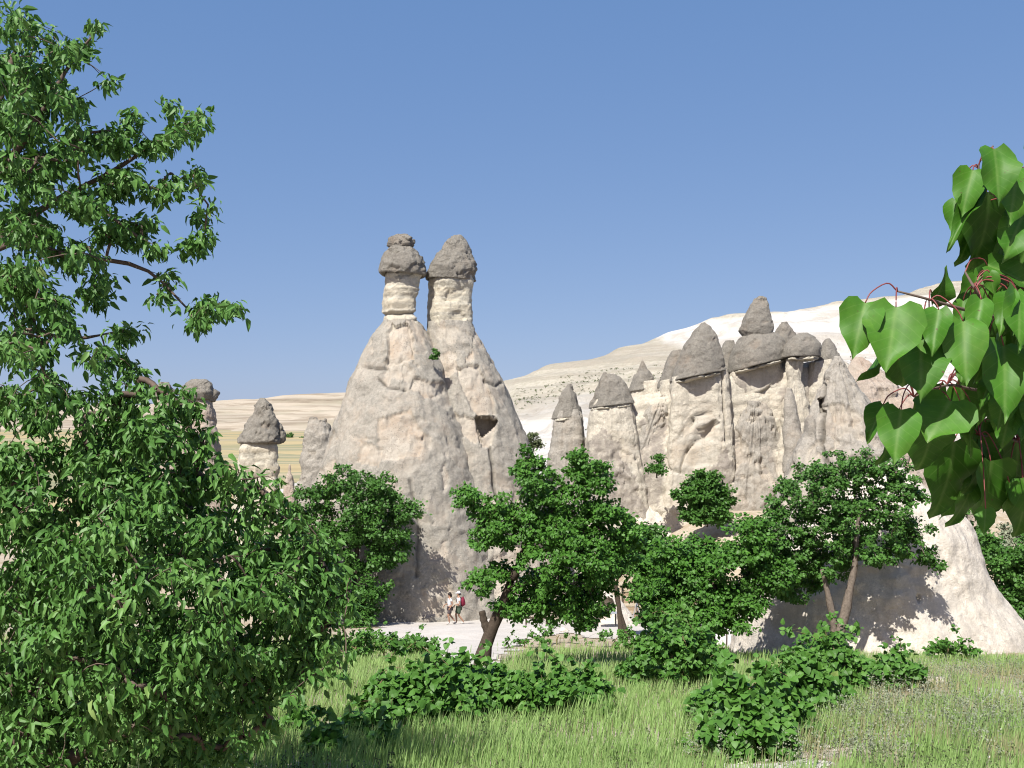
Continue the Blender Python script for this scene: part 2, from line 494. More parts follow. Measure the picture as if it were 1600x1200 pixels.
def grid_faces(nr, nc):
    i = np.arange(nr - 1)[:, None] * nc; j = np.arange(nc - 1)[None, :]
    return np.stack([i + j, i + j + 1, i + nc + j + 1, i + nc + j], -1).reshape(-1, 4)

def surface(name, X, Y, Z, mat, kind='structure', attrs=None):
    V = np.stack([X, Y, Z], -1).reshape(-1, 3)
    o = part(name, V, grid_faces(*X.shape), mat, None, True, attrs)
    o['kind'] = kind
    return o

ys = np.concatenate([np.linspace(-8, 4, 14)[:-1], np.linspace(4, 70, 140)[:-1], 70 * (6000 / 70.) ** np.linspace(0, 1, 60)])
ss = np.linspace(-1, 1, 220)
Yg, Sg = np.meshgrid(ys, ss, indexing='ij')
Xg = Sg * (np.abs(Yg) * 0.85 + 14)
surface('ground', Xg, Yg, h(Xg, np.minimum(Yg, 800)), M['ground'])

# white tuff hillside on the right
crest = [(200, 800), (420, 760), (560, 705), (640, 662), (700, 633), (780, 600), (850, 573), (950, 551), (1050, 517), (1140, 490), (1200, 486), (1300, 474), (1400, 460), (1480, 441), (1560, 428), (1700, 410), (2000, 400), (2400, 420)]
cw = np.array([P(u, v, 330) for u, v in crest])
xs = np.linspace(-110, 300, 300); yy = np.concatenate([np.linspace(92, 340, 170), np.linspace(345, 620, 24)])
Xh, Yh = np.meshgrid(xs, yy)
zc = np.interp(Xh * 330 / np.maximum(Yh, 200) ** 1.0 * 0 + Xh, cw[:, 0], cw[:, 2])
foot = np.where(Xh > 0, 4.0, -2.0) + 0 * Xh
s = np.clip((Yh - 92) / (330 - 92.), 0, 1)
Ph = np.stack([Xh, Yh, 0 * Xh], -1)
gull = 1 - np.abs(fbm(np.stack([Xh / 26, Yh / 70, 0 * Xh], -1), 11, 4)) * 2
Zh = foot + (zc - foot) * (0.35 * s + 0.65 * s ** 1.8)
Zh = Zh + (gull - 0.5) * 3.0 * np.sin(np.pi * np.clip(s, 0, 1)) * sstep(0, 40, Xh + 30) + fbm(Ph / 9, 21, 5) * 1.5 * (0.2 + np.sin(np.pi * s)) + fbm(Ph / 5, 23, 4) * 0.5
ter = Zh / 5.0
Zh = np.where(Yh < 340, 0.55 * Zh + 0.45 * 5.0 * (np.floor(ter) + sstep(0.25, 0.9, ter - np.floor(ter))), Zh)
Zh = Zh - np.maximum(Yh - 332, 0) * 0.10
Zh = Zh - 10.0 * sstep(-60, -110, Xh)
uu, vv = proj(np.stack([Xh, Yh, Zh], -1))
wn_ = fbm(Ph / 25, 31, 4)
white = np.zeros_like(Zh)
white = np.maximum(white, sstep(-25, 25, (vv - (640 - (uu - 800) * 0.10)) + wn_ * 40) * sstep(980, 900, uu))
white = np.maximum(white, sstep(-14, 14, (uu - 1040) * 0.9 - (vv - 517) * 1.3 + wn_ * 60) * sstep(-3, 4, vv - (498 - (uu - 1140) * 0.11) + wn_ * 6))
surface('hillside', Xh, Yh, Zh, M['hill'], attrs={'white': white.ravel()})
HX, HY, HZ = Xh, Yh, Zh

# far ridge to the left
rc = [(-900, 655), (-300, 648), (0, 643), (150, 636), (330, 628), (450, 617), (540, 614), (700, 612), (900, 620), (1300, 640), (1900, 660)]
rw = np.array([P(u, v, 1250) for u, v in rc])
xs = np.linspace(-1500, 900, 240); yy = np.concatenate([np.linspace(640, 1260, 90), np.linspace(1290, 2200, 12)])
Xr, Yr = np.meshgrid(xs, yy)
Pr = np.stack([Xr, Yr, 0 * Xr], -1)
zr = np.interp(Xr, rw[:, 0], rw[:, 2]); s = np.clip((Yr - 640) / 610., 0, 1)
Zr = 22 + (zr - 22) * (0.8 * s + 0.2 * s ** 3) + np.sin(np.pi * s) * (fbm(np.stack([Xr / 130, Yr / 260, 0 * Xr], -1), 41, 5) * 22)
tt = Zr / 13.; Zr = 0.5 * Zr + 0.5 * 13 * (np.floor(tt) + sstep(0.2, 0.9, tt - np.floor(tt)))
Zr = Zr - np.maximum(Yr - 1260, 0) * 0.05 + fbm(Pr / 30, 43, 4) * 1.5
surface('far_ridge', Xr, Yr, Zr, M['ridge'])

# ------------------------------------------------------------------ rocks
def smooth1(a, k):
    if k < 1: return a
    w = np.ones(2 * k + 1) / (2 * k + 1)
    return np.convolve(np.pad(a, k, mode='edge'), w, 'valid')

def loft(rows, d, ratio=0.9, n=2.2, res=0.12, amp=0.3, seed=1, tilt=0.0, smooth=2, yrot=0.0, spall=None, greys=(),
         patches=(), cracks=(), cave=(), fine=0.05, ledge=0.0, runnel=0.0, maxr=240, big=2.6, dy=0.0, flake=0.09, fsize=1.1):
    """solid of revolution-like rock: rows of (v, uL, uR) from the bottom up, measured in the photograph at d metres"""
    R = []
    for r in rows:
        v, a, b_ = r[:3]
        pl = P(a, v, d); pr = P(b_, v, d)
        R.append((0.5 * (pl[0] + pr[0]), 0.5 * (pr[0] - pl[0]), pl[2], r[3] if len(r) > 3 else 0.0))
    R = np.array(R)
    L = np.concatenate([[0], np.cumsum(np.hypot(np.diff(R[:, 1]), np.diff(R[:, 2])) + 0.5 * np.abs(np.diff(R[:, 0])))])
    nz = int(np.clip(L[-1] / res, 10, maxr)); t = np.linspace(0, L[-1], nz)
    cx, rx, z, yo = (smooth1(np.interp(t, L, R[:, k]), smooth) for k in range(4))
    na = int(np.clip(2 * math.pi * rx.max() / res, 20, maxr * 1.3))
    na = max(16, int(na * 0.62))
    th = np.arange(na) * 2 * math.pi / na
    th = th - 0.5 * np.cos(th)          # finer towards the side one can see
    c, s_ = np.cos(th), np.sin(th)
    ex = 2.0 / n
    sx = np.sign(c) * np.abs(c) ** ex; sy = np.sign(s_) * np.abs(s_) ** ex
    if yrot:
        cr, sr = math.cos(yrot), math.sin(yrot)
        sx, sy = sx * cr - sy * sr, sx * sr + sy * cr
        k = np.abs(sx).max(); sx /= k; sy /= k
    X = cx[:, None] + rx[:, None] * sx[None]; Y = d + dy + yo[:, None] + ratio * rx[:, None] * sy[None]
    Z = np.repeat(z[:, None], na, 1) + tilt * (X - cx[:, None])
    V = np.stack([X, Y, Z], -1)
    N = unit(np.stack([np.repeat(sx[None], nz, 0) + 0 * X, np.repeat(sy[None] , nz, 0) + 0 * X, np.full_like(X, 0.25)], -1))
    near = np.clip(rx / (0.35 * rx.max()), 0.12, 1)[:, None]
    dsp = amp * fbm(V / big, seed, 4) * near + amp * 0.45 * fbm(V / (big * 0.36), seed + 9, 4) * near
    dsp = dsp + fine * fbm(V / 0.45, seed + 19, 3)
    if ledge: # horizontal bedding
        dsp = dsp + ledge * fbm(np.stack([X * 0.15, Y * 0.15, Z * 2.6], -1), seed + 29, 3)
    if runnel:
        a_ = np.arctan2(Y - d, X - cx[:, None])
        dsp = dsp - runnel * np.abs(fbm(np.stack([np.cos(a_) * 3.2, np.sin(a_) * 3.2, Z * 0.10], -1), seed + 37, 3)) * near * 2
    sp = np.zeros_like(X); ck = np.zeros_like(X)
    if flake: # plates of rock that have come away leave sharp little steps
        wq = V + 0.35 * fsize * np.stack([fbm(V / (0.5 * fsize), seed + 71, 3), fbm(V / (0.5 * fsize), seed + 72, 3), fbm(V / (0.5 * fsize), seed + 73, 3)], -1)
        cv, ce = cells(wq / np.array([fsize, fsize, fsize * 0.8]), seed + 77)
        gone = sstep(0.1, 0.35, cv) * sstep(-0.35, 0.1, fbm(V / (big * 1.3), seed + 79, 3))
        dsp = dsp - flake * (0.35 * cv + gone); sp = np.maximum(sp, 0.55 * gone * sstep(0.35, 0.8, cv))
        cv, ce = cells(wq / (0.42 * fsize), seed + 81)
        dsp = dsp - 0.35 * flake * cv
    if spall:
        sc, thr, dep = spall
        q = fbm(V / sc, seed + 51, 4)
        m = sstep(thr, thr + 0.05, q); dsp = dsp - dep * m; sp = np.maximum(sp, 0.75 * m)
    U, W = proj(V)
    Wn = fbm(V / 0.8, seed + 61, 3) * 6
    front = (Y - d - dy - yo[:, None]) < 0.35 * rx[:, None]
    for poly, dep, a_ in patches:
        m = inpoly(U + Wn, W + Wn[..., ::-1] * 0.7, poly) & front
        dsp = dsp - dep * m; sp = np.maximum(sp, a_ * m) if a_ >= 0 else sp * (1 - m)
    gy_ = np.zeros_like(X)
    for poly in greys:
        gy_ = np.maximum(gy_, 1.0 * (inpoly(U + Wn * 1.6, W + Wn[..., ::-1] * 1.6, poly) & front))
    for line, wd, dep in cracks:
        g = np.exp(-(polydist(U + Wn * 0.3, W + Wn * 0.3, line) / wd) ** 2) * front
        dsp = dsp - dep * g; ck = np.maximum(ck, 0.75 * g)
    V = V + N * dsp[..., None]
    for poly, dep in cave:
        m = inpoly(U, W, poly) & front
        V[..., 1] += dep * m
    # close top and bottom
    Vf = V.reshape(-1, 3)
    bot = V[0].mean(0); top = V[-1].mean(0)
    Vall = np.vstack([Vf, bot, top])
    i = np.arange(nz - 1)[:, None] * na; j = np.arange(na)[None]; k = (np.arange(na) + 1)[None] % na
    F = np.stack([i + j, i + k, i + na + k, i + na + j], -1).reshape(-1, 4)
    jb = np.arange(na); kb = (jb + 1) % na
    Ft = np.concatenate([np.stack([kb, jb, np.full(na, nz * na)], -1), np.stack([(nz - 1) * na + jb, (nz - 1) * na + kb, np.full(na, nz * na + 1)], -1)])
    at = {'spall': np.append(sp.ravel(), [0, 0]), 'crack': np.append(ck.ravel(), [0, 0]), 'weather': np.append(gy_.ravel(), [0, 0])}
    return Vall, [F, Ft], at

def rpart(name, parent, mat, *a, **k):
    V, F, at = loft(*a, **k)
    return part(name, V, F, mat, parent, True, at)

# --- the great double chimney
D0 = 69.0
bz = P(650, 965, D0)
t = thing('double_fairy_chimney', 'huge grey rock cone crowned by two pale necks with dark caps', 'fairy chimney', bz)
rpart('cone', t, M['cone'],
      [(1000, 452, 830), (965, 462, 815), (900, 470, 800), (840, 478, 785), (780, 488, 770), (720, 503, 752), (690, 513, 742), (650, 527, 725), (620, 540, 712), (590, 551, 700), (570, 560, 692), (550, 567, 684), (535, 577, 677), (520, 586, 668), (508, 597, 660), (500, 600, 652)],
      D0, ratio=0.95, n=2.1, res=0.115, amp=0.25, seed=3, flake=0.055, fsize=1.3, fine=0.06, runnel=0.07, spall=(2.2, 0.34, 0.10), maxr=260,
      patches=[([(603, 520), (612, 508), (640, 505), (650, 530), (648, 562), (600, 572), (605, 545)], 0.28, 1.0),
               ([(650, 590), (690, 600), (700, 618), (665, 622), (640, 605)], 0.14, 0.9),
               ([(590, 655), (640, 640), (665, 680), (655, 710), (600, 720), (585, 690)], 0.12, 0.8),
               ([(690, 905), (704, 908), (702, 925), (684, 924)], 0.08, 1.0),
               ([(655, 925), (700, 905), (715, 960), (660, 965)], 0.12, 0.8),
               ([(690, 740), (700, 720), (702, 750), (692, 770)], 0.1, 1.0), ([(560, 690), (600, 700), (590, 730), (555, 720)], 0.1, 0.8)],
      cracks=[([(566, 572), (590, 576), (603, 574)], 2.0, 0.22), ([(590, 592), (605, 605), (634, 610)], 1.8, 0.2),
              ([(640, 750), (655, 830), (650, 900)], 2.5, 0.12)])
rpart('cone', t, M['cone'],
      [(1000, 600, 910), (965, 615, 900), (900, 628, 880), (840, 638, 862), (780, 645, 848), (730, 650, 836), (690, 655, 825), (660, 657, 815), (620, 660, 797), (600, 661, 789), (580, 662, 780), (560, 664, 769), (540, 666, 759), (525, 668, 748), (512, 668, 741), (503, 670, 737)],
      D0 + 1.2, ratio=0.95, n=2.1, res=0.115, amp=0.22, seed=5, flake=0.055, fsize=1.3, fine=0.06, runnel=0.06, spall=(2.0, 0.36, 0.10), maxr=260,
      patches=[([(715, 575), (750, 570), (770, 620), (775, 648), (745, 650), (725, 620)], 0.18, 0.85),
               ([(725, 560), (738, 550), (742, 562), (730, 568)], 0.1, 1.0),
               ([(700, 645), (740, 655), (756, 690), (740, 690), (705, 672)], 0.15, 0.85),
               ([(742, 652), (776, 652), (770, 695), (753, 700)], 0.25, 0.9), ([(760, 880), (800, 850), (860, 840), (950, 850), (950, 985), (740, 985), (735, 940)], 0.15, 1.0)],
      cracks=[([(758, 595), (775, 604), (782, 598)], 1.8, 0.2), ([(765, 700), (772, 760), (785, 800)], 2.2, 0.25)],
      cave=[([(741, 653), (750, 650), (766, 651), (776, 658), (774, 665), (765, 673), (756, 681), (752, 682), (746, 668)], 1.5)])
rpart('neck', t, M['neck'], [(525, 592, 656), (508, 597, 656), (500, 598, 651), (494, 600, 645), (491, 600, 644), (489, 597, 647), (478, 597, 648), (465, 598, 649), (450, 599, 654), (436, 600, 657), (424, 602, 658), (418, 604, 656)],
      D0, ratio=0.85, n=3.4, res=0.07, amp=0.13, seed=8, fine=0.06, ledge=0.10, yrot=0.32, smooth=1, big=1.6,
      cracks=[([(596, 492), (625, 490), (648, 489)], 1.6, 0.12), ([(598, 505), (625, 503), (650, 500)], 1.2, 0.08)])
rpart('neck', t, M['neck'], [(530, 672, 735), (515, 669, 738), (507, 668, 737), (490, 667, 737), (470, 667, 737), (455, 668, 738), (440, 668, 740), (428, 670, 740), (422, 672, 738)],
      D0 + 1.2, ratio=0.85, n=3.6, res=0.07, amp=0.14, seed=12, fine=0.06, ledge=0.10, yrot=0.32, smooth=1, big=1.6)
rpart('cap', t, M['cap'], [(424, 612, 650), (430, 602, 660), (432, 597, 664), (428, 594, 666), (418, 594, 666.5), (410, 596, 665), (400, 601, 660), (393, 607, 653), (388, 612, 648), (384, 618, 640)],
      D0, ratio=0.95, n=2.4, res=0.07, amp=0.2, seed=15, fine=0.09, smooth=1, big=1.3, tilt=-0.03)
rpart('perched_boulder', t, M['cap'], [(389, 615, 640), (386, 607, 646), (381, 604, 648), (375, 606, 648), (370, 612, 644), (366, 622, 638)],
      D0, ratio=0.9, n=2.2, res=0.06, amp=0.18, seed=17, fine=0.09, smooth=1, big=0.9)
rpart('cap', t, M['cap'], [(428, 680, 730), (437, 672, 740), (439, 668, 744), (435, 667.5, 744), (427, 668, 744), (421, 670, 745), (410, 676, 742), (400, 681, 738), (388, 688, 733), (378, 694, 729), (371, 700, 725), (367, 707, 721)],
      D0 + 1.2, ratio=0.95, n=2.5, res=0.07, amp=0.22, seed=19, fine=0.1, smooth=1, big=1.3,
      patches=[([(712, 424), (735, 421), (746, 428), (746, 438), (715, 432)], 0.12, 0.5)])

# --- row of capped chimneys climbing to the right
def chimney(label, body, cap, d, seed, tilt=0.0, bmat='cliff', cap2=None, n=2.6, extra=(), capd=0.0, runnel=0.07, ratio=0.85, **kw):
    vb, a, b_ = body[0][:3]
    base = P(0.5 * (a + b_), vb, d)
    t = thing('fairy_chimney', label, 'fairy chimney', base, 'capped chimneys along the rock row')
    rpart('cone', t, M[bmat], body, d, ratio=ratio, n=n, res=0.125, amp=0.2, flake=0.06, seed=seed, runnel=runnel, tilt=tilt, ledge=0.05, spall=(2.0, 0.36, 0.14), **kw)
    for c in ([cap] if cap else []) + ([cap2] if cap2 else []):
        c, tl = c if isinstance(c, tuple) else (c, tilt)
        v0, l0, r0 = c[0]
        w = r0 - l0
        lip = [(v0 - 2, l0 + w * 0.3, r0 - w * 0.3), (v0 + .6, l0 + w * 0.03, r0 - w * 0.03)]
        seed += 31
        cp = rpart('cap', t, M['cap'], lip + c, d + capd, ratio=0.9, n=1.45, yrot=0.25 + 0.31 * (seed % 4), res=0.09, amp=0.09, seed=seed, tilt=tl, smooth=0, big=1.4, fine=0.06, flake=0.06, fsize=0.9)
        lw = [(v0 + 5.5, l0 + w * .12, r0 - w * .12), (v0 + 4.6, l0 + w * 0.075, r0 - w * 0.075), (v0 + 2.4, l0 + w * .07, r0 - w * .07), (v0 + 1.0, l0 + w * .12, r0 - w * .12)]
        rpart('ledge', cp, M['neck'], lw, d + capd, ratio=0.95, n=2.4, res=0.09, amp=0.16, seed=seed + 3, tilt=tl, smooth=0, big=0.9, fine=0.1, flake=0.14, fsize=0.5)
    for mt, rows, dd, sd, kk in extra:
        rpart('buttress', t, M[mt], rows, dd, seed=sd, **kk)
    return t

chimney('small pointed grey capped chimney nearest the great double cone',
        [(900, 835, 945), (800, 846, 930), (740, 853, 922), (700, 858, 917), (670, 861, 913), (652, 864, 909), (640, 868, 904)],
        [(653, 862, 910), (640, 866, 908), (622, 873, 902), (608, 880, 896), (600, 886, 893)], 82, 101, 0.10, 'buttress')
chimney('chimney with a broken twin-tipped grey cap',
        [(900, 885, 1035), (800, 903, 1015), (720, 912, 1003), (680, 917, 996), (650, 921, 990), (633, 924, 986), (620, 928, 980)],
        [(634, 919, 991), (620, 926, 985), (605, 932, 978), (592, 938, 970), (584, 946, 960)], 80, 120, 0.10, 'cliff', greys=[[(895, 810), (914, 700), (940, 670), (965, 690), (985, 730), (1012, 810)]],
        cap2=([(606, 934, 962), (594, 936, 956), (586, 940, 951), (582, 942, 948)], 0.1))
chimney('slim grey cap set back behind the cliff edge',
        [(900, 960, 1085), (800, 972, 1065), (720, 978, 1050), (650, 983, 1040), (608, 986, 1032), (595, 990, 1026)],
        [(610, 982, 1028), (598, 986, 1023), (585, 991, 1017), (572, 997, 1010), (563, 1001, 1006)], 84, 140, 0.14, 'cliff',
        extra=[('buttress', [(860, 930, 1040), (790, 948, 1036), (740, 965, 1038), (700, 980, 1040), (660, 1000, 1042), (630, 1018, 1045), (615, 1028, 1044)], 80.2, 151, dict(ratio=0.6, n=2.1, amp=0.4, runnel=0.1, spall=(1.8, 0.2, 0.15)))])
chimney('grey shoulder cap leaning against the largest pyramid cap',
        [(900, 1010, 1100), (760, 1020, 1095), (680, 1024, 1092), (620, 1027, 1090), (602, 1029, 1088), (590, 1032, 1084)],
        [(602, 1028, 1080), (588, 1031, 1078), (570, 1038, 1076), (556, 1044, 1072), (547, 1050, 1064)], 81, 160, 0.18, 'cliff')
chimney('tall cream cliff block under the largest grey pyramid cap',
        [(880, 1005, 1180), (840, 1014, 1168), (800, 1024, 1155), (760, 1032, 1148), (720, 1038, 1145), (660, 1044, 1142), (620, 1046, 1140), (592, 1047, 1138), (580, 1050, 1134)],
        [(588, 1047, 1131), (567, 1056, 1129), (548, 1064, 1125), (529, 1073, 1119), (514, 1084, 1110), (504, 1096, 1101)], 79.5, 180, 0.2, 'cliff', n=5.5, ratio=0.5, capd=-0.2,
        patches=[([(1095, 672), (1118, 656), (1124, 664), (1106, 682), (1092, 684)], 0.6, 0.9), ([(1050, 690), (1090, 640), (1125, 650), (1100, 740), (1045, 790)], 0.12, 0.9)],
        greys=[[(1090, 790), (1110, 735), (1140, 690), (1150, 800), (1120, 850)]],
        cracks=[([(1080, 662), (1086, 648), (1104, 644)], 2.0, 0.3), ([(1070, 705), (1082, 690), (1092, 680)], 2.2, 0.3),
                ([(1131, 580), (1133, 640), (1135, 690)], 1.6, 0.25), ([(1040, 730), (1060, 738), (1072, 700)], 1.6, 0.2)])
chimney('cliff block carrying a tilted spire stone balanced on a split cap',
        [(900, 1100, 1285), (820, 1114, 1262), (760, 1124, 1250), (700, 1131, 1240), (640, 1135, 1230), (600, 1137, 1224), (575, 1139, 1220), (565, 1143, 1215)],
        [(571, 1137, 1229), (556, 1139, 1228), (542, 1143, 1222), (531, 1149, 1213), (523, 1156, 1202), (520, 1162, 1194)], 80.5, 220, 0.25, 'cliff', n=5.0, ratio=0.5, capd=-0.2,
        cap2=([(538, 1166, 1198), (524, 1156, 1204), (507, 1160, 1208), (495, 1166, 1206), (482, 1171, 1203), (472, 1177, 1200), (464, 1185, 1197)], -0.3),
        greys=[[(1145, 590), (1165, 588), (1170, 640), (1140, 660)]],
        cracks=[([(1185, 612), (1200, 610), (1210, 611)], 3.0, 0.3), ([(1190, 616), (1206, 606)], 2.0, 0.3)],
        extra=[('buttress', [(900, 1060, 1280), (840, 1085, 1260), (780, 1105, 1245), (730, 1120, 1232), (690, 1136, 1222), (655, 1150, 1210), (625, 1168, 1196)], 79.2, 231, dict(ratio=0.34, n=2.1, amp=0.45, runnel=0.12, spall=(1.8, 0.05, 0.15))),
               ('cap', [(600, 1116, 1168), (570, 1118, 1164), (552, 1123, 1158), (540, 1128, 1152), (531, 1135, 1145)], 81.5, 236, dict(ratio=0.9, n=2.2, amp=0.25))])
chimney('rounded grey tip just right of the tilted spire stone',
        [(820, 1185, 1275), (700, 1190, 1262), (620, 1196, 1255), (560, 1200, 1250), (548, 1204, 1244)],
        [(560, 1190, 1256), (545, 1196, 1250), (528, 1204, 1243), (514, 1213, 1236), (503, 1221, 1229)], 82, 260, 0.1, 'cliff')
chimney('broad dome cap on a narrow bulging cream neck',
        [(860, 1200, 1300), (760, 1208, 1285), (700, 1214, 1276), (650, 1220, 1268), (605, 1228, 1258), (595, 1230, 1252), (580, 1226, 1254), (566, 1226, 1256), (556, 1230, 1256)],
        [(558, 1223, 1280), (548, 1224, 1281), (538, 1228, 1279), (528, 1236, 1272), (520, 1246, 1260)], 79, 280, 0.02, 'cliff', n=2.3, ratio=0.7,
        extra=[('buttress', [(740, 1222, 1262), (690, 1222, 1258), (650, 1224, 1248), (620, 1226, 1240), (605, 1228, 1236)], 77.5, 283, dict(ratio=0.8, n=2.1, amp=0.2))])
chimney('small pointed cap at the right end of the capped row',
        [(860, 1235, 1345), (760, 1245, 1335), (690, 1252, 1325), (620, 1258, 1316), (575, 1262, 1310), (562, 1266, 1306)],
        [(566, 1273, 1312), (555, 1277, 1310), (545, 1281, 1305), (536, 1286, 1300), (529, 1291, 1296)], 80, 300, 0.14, 'cliff')
def bare_rock(label, mat, rows, d, seed, name='rock_cone', **kw):
    base = P(0.5 * (rows[0][1] + rows[0][2]), rows[0][0], d)
    V, F, at = loft(rows, d, seed=seed, **kw)
    return solo(name, V, F, M[mat], base, label, 'rock', smooth=True, attrs=at)
bare_rock('grey uncapped rock cone behind the forked orchard tree', 'buttress',
          [(880, 1165, 1480), (820, 1192, 1452), (760, 1216, 1424), (720, 1232, 1405), (680, 1250, 1386), (640, 1266, 1364), (610, 1278, 1347), (585, 1288, 1330), (565, 1298, 1318), (555, 1304, 1312)],
          64, 320, ratio=0.85, n=2.1, amp=0.45, runnel=0.14, res=0.11, spall=(1.6, 0.32, 0.15),
          cracks=[([(1283, 600), (1286, 640), (1278, 690), (1290, 720)], 3, 0.35)], cave=[([(1276, 620), (1290, 618), (1292, 636), (1280, 645)], 0.9)])
bare_rock('pale pinkish rock slope partly hidden by the near leaves', 'pink',
          [(880, 1270, 1560), (780, 1285, 1510), (700, 1300, 1470), (640, 1308, 1440), (610, 1314, 1415), (585, 1318, 1385), (566, 1326, 1360), (556, 1332, 1348)],
          74, 340, ratio=0.7, n=2.2, amp=0.4, runnel=0.14, res=0.13, spall=(2.4, 0.2, 0.2))
bare_rock('cream rock wall joining the row of capped chimneys', 'cliff',
          [(920, 850, 1480), (820, 880, 1440), (740, 900, 1400), (680, 915, 1370), (632, 935, 1345), (602, 955, 1325), (590, 985, 1300)],
          82.45, 700, name='rock_wall', ratio=0.31, n=3.2, greys=[[(955, 790), (972, 720), (1002, 650), (1034, 628), (1040, 700), (1030, 790)], [(1090, 810), (1118, 735), (1146, 685), (1178, 642), (1202, 690), (1228, 800)], [(1216, 610), (1264, 605), (1300, 700), (1232, 730)], [(880, 800), (900, 700), (930, 690), (950, 740), (960, 820)]], amp=0.5, tilt=0.2, runnel=0.1, res=0.14, spall=(2.6, 0.3, 0.2), ledge=0.05)
# the big smooth rock at the right
bare_rock('big smooth cream rock slope at the right with tree shadow on it', 'boulder',
          [(1090, 1125, 1690), (1035, 1136, 1628), (1015, 1139, 1610), (985, 1145, 1594), (950, 1156, 1570), (910, 1172, 1548), (880, 1192, 1532), (850, 1220, 1522), (815, 1252, 1502), (780, 1285, 1468), (750, 1318, 1432), (730, 1345, 1405), (722, 1360, 1388)],
          35.2, 360, name='smooth_rock', ratio=0.72, n=2.2, amp=0.26, res=0.075, fine=0.03, runnel=0.08, big=2.0, maxr=260, flake=0.02,
          patches=[([(1436, 928), (1442, 930), (1443, 940), (1437, 936)], 0.12, 0.0)], cracks=[([(1437, 930), (1441, 937)], 2.5, 0.15)])

# --- chimneys at the left, half behind the foreground tree
def left_chimney(label, body, bmat, caps, d, seed, n=2.6, extra=()):
    base = P(0.5 * (body[0][1] + body[0][2]), body[0][0], d)
    t = thing('fairy_chimney', label, 'fairy chimney', base, 'chimneys left of the great cone')
    rpart('cone', t, M[bmat], body, d, ratio=0.85, n=n, res=0.11, amp=0.28, seed=seed, ledge=0.08, yrot=0.3 if n > 3 else 0)
    for k, c in enumerate(caps):
        rpart('cap', t, M['cap'], c, d, ratio=0.9, n=2.4, res=0.09, amp=0.26, seed=seed + 5 + k, smooth=1, big=1.1, fine=0.12)
    for nm, mt, rows, dd, kk in extra: rpart(nm, t, M[mt], rows, dd, seed=seed + 40, **kk)
    return t
left_chimney('pinkish chimney with a lumpy flat boulder cap left of the bell-capped one',
             [(960, 262, 372), (860, 272, 360), (780, 280, 352), (735, 284, 348), (700, 288, 345), (660, 290, 338), (635, 290, 334), (622, 292, 332)], 'pink',
             [[(622, 292, 330), (626, 288, 335), (620, 285, 337), (612, 285, 338), (604, 287, 334), (598, 292, 330), (593, 302, 322)],
              [(628, 318, 338), (622, 316, 342), (612, 318, 341), (608, 322, 336)]], 86, 401)
left_chimney('chimney tip mostly hidden by leaves beside the boulder-capped one',
             [(960, 225, 300), (760, 232, 285), (660, 238, 275), (630, 240, 272), (618, 244, 268)], 'pink',
             [[(618, 243, 268), (622, 240, 272), (612, 239, 272), (604, 243, 268), (597, 250, 261)]], 96, 421)
left_chimney('bell-shaped grey cap on a square white neck',
             [(960, 340, 470), (880, 352, 455), (800, 360, 446), (765, 366, 440), (745, 368, 437), (720, 370, 436), (700, 372, 436), (690, 376, 432)], 'neck',
             [[(690, 384, 428), (694, 374, 440), (690, 372, 443), (680, 378, 441), (665, 385, 436), (650, 392, 431), (636, 397, 426), (626, 402, 420), (621, 407, 414)],
              [(693, 434, 441), (688, 431, 445), (676, 430, 445), (666, 430, 440), (658, 430, 436)]], 80, 441, n=4.0)
left_chimney('low broken rock stub beside the great cone foot',
             [(960, 440, 560), (800, 458, 540), (735, 470, 528), (700, 474, 522), (680, 477, 518), (665, 480, 514), (655, 484, 508)], 'buttress',
             [[(668, 484, 496), (662, 482, 500), (655, 484, 498), (651, 488, 494)], [(690, 500, 516), (680, 498, 518), (662, 503, 514), (652, 507, 511)]], 88, 461)
left_chimney('thin little pointed spire between orchard tree and bell-capped chimney',
             [(960, 425, 485), (860, 434, 472), (800, 438, 466), (770, 441, 463), (745, 447, 458), (730, 450, 455), (724, 452, 453.5)], 'pink', [], 78, 481)

# --- little tent-shaped rock with a carved arch by the path
tb = P(962, 984, 57)
t = thing('tent_shaped_rock', 'small white tent-shaped rock with an arched niche by the path', 'rock', tb)
rpart('body', t, M['boulder'], [(1000, 905, 1020), (984, 910, 1008), (970, 914, 996), (955, 917, 984), (940, 920, 970), (928, 922, 955), (918, 925, 944), (912, 930, 938)],
      57, ratio=0.75, n=2.1, res=0.045, amp=0.1, seed=505, fine=0.02, big=1.0, maxr=200, flake=0.0,
      cave=[([(930, 985), (932, 955), (936, 940), (945, 934), (955, 935), (960, 942), (964, 958), (966, 970), (940, 972)], 0.9)])

# white tuff mound under the cliff and other scattered stones
bare_rock('bare white mound of tuff at the cliff foot', 'boulder', [(860, 920, 1090), (830, 930, 1065), (805, 940, 1045), (790, 950, 1033), (780, 962, 1024), (773, 985, 1015), (770, 996, 1008)], 80, 520, name='tuff_mound', ratio=0.8, amp=0.2, res=0.12, fine=0.03)
def stone(u, v, d, r, seed, label):
    c = P(u, v, d); z0 = float(h(c[0], c[1])); k = r * FPX / d
    g = np.array([c[0], c[1], z0])
    uu_, vv_ = proj(g)
    V, F, at = loft([(vv_ + 2, uu_ - k * .7, uu_ + k * .7), (vv_ - k * .2, uu_ - k, uu_ + k), (vv_ - k * .6, uu_ - k * .8, uu_ + k * .75), (vv_ - k * .9, uu_ - k * .3, uu_ + k * .3)], d, amp=r * 0.35, big=r * 1.2, fine=r * .1, res=r * 0.22, seed=seed, smooth=1)
    return solo('stone', V, F, M['boulder'], g, label, 'stone', 'loose white stones', True, at)
stone(1466, 1072, 18, 0.17, 601, 'white fist-shaped stone lying in dry grass at right')
stone(700, 1068, 20.5, 0.12, 602, 'small white stone beside the leaning tree trunk')
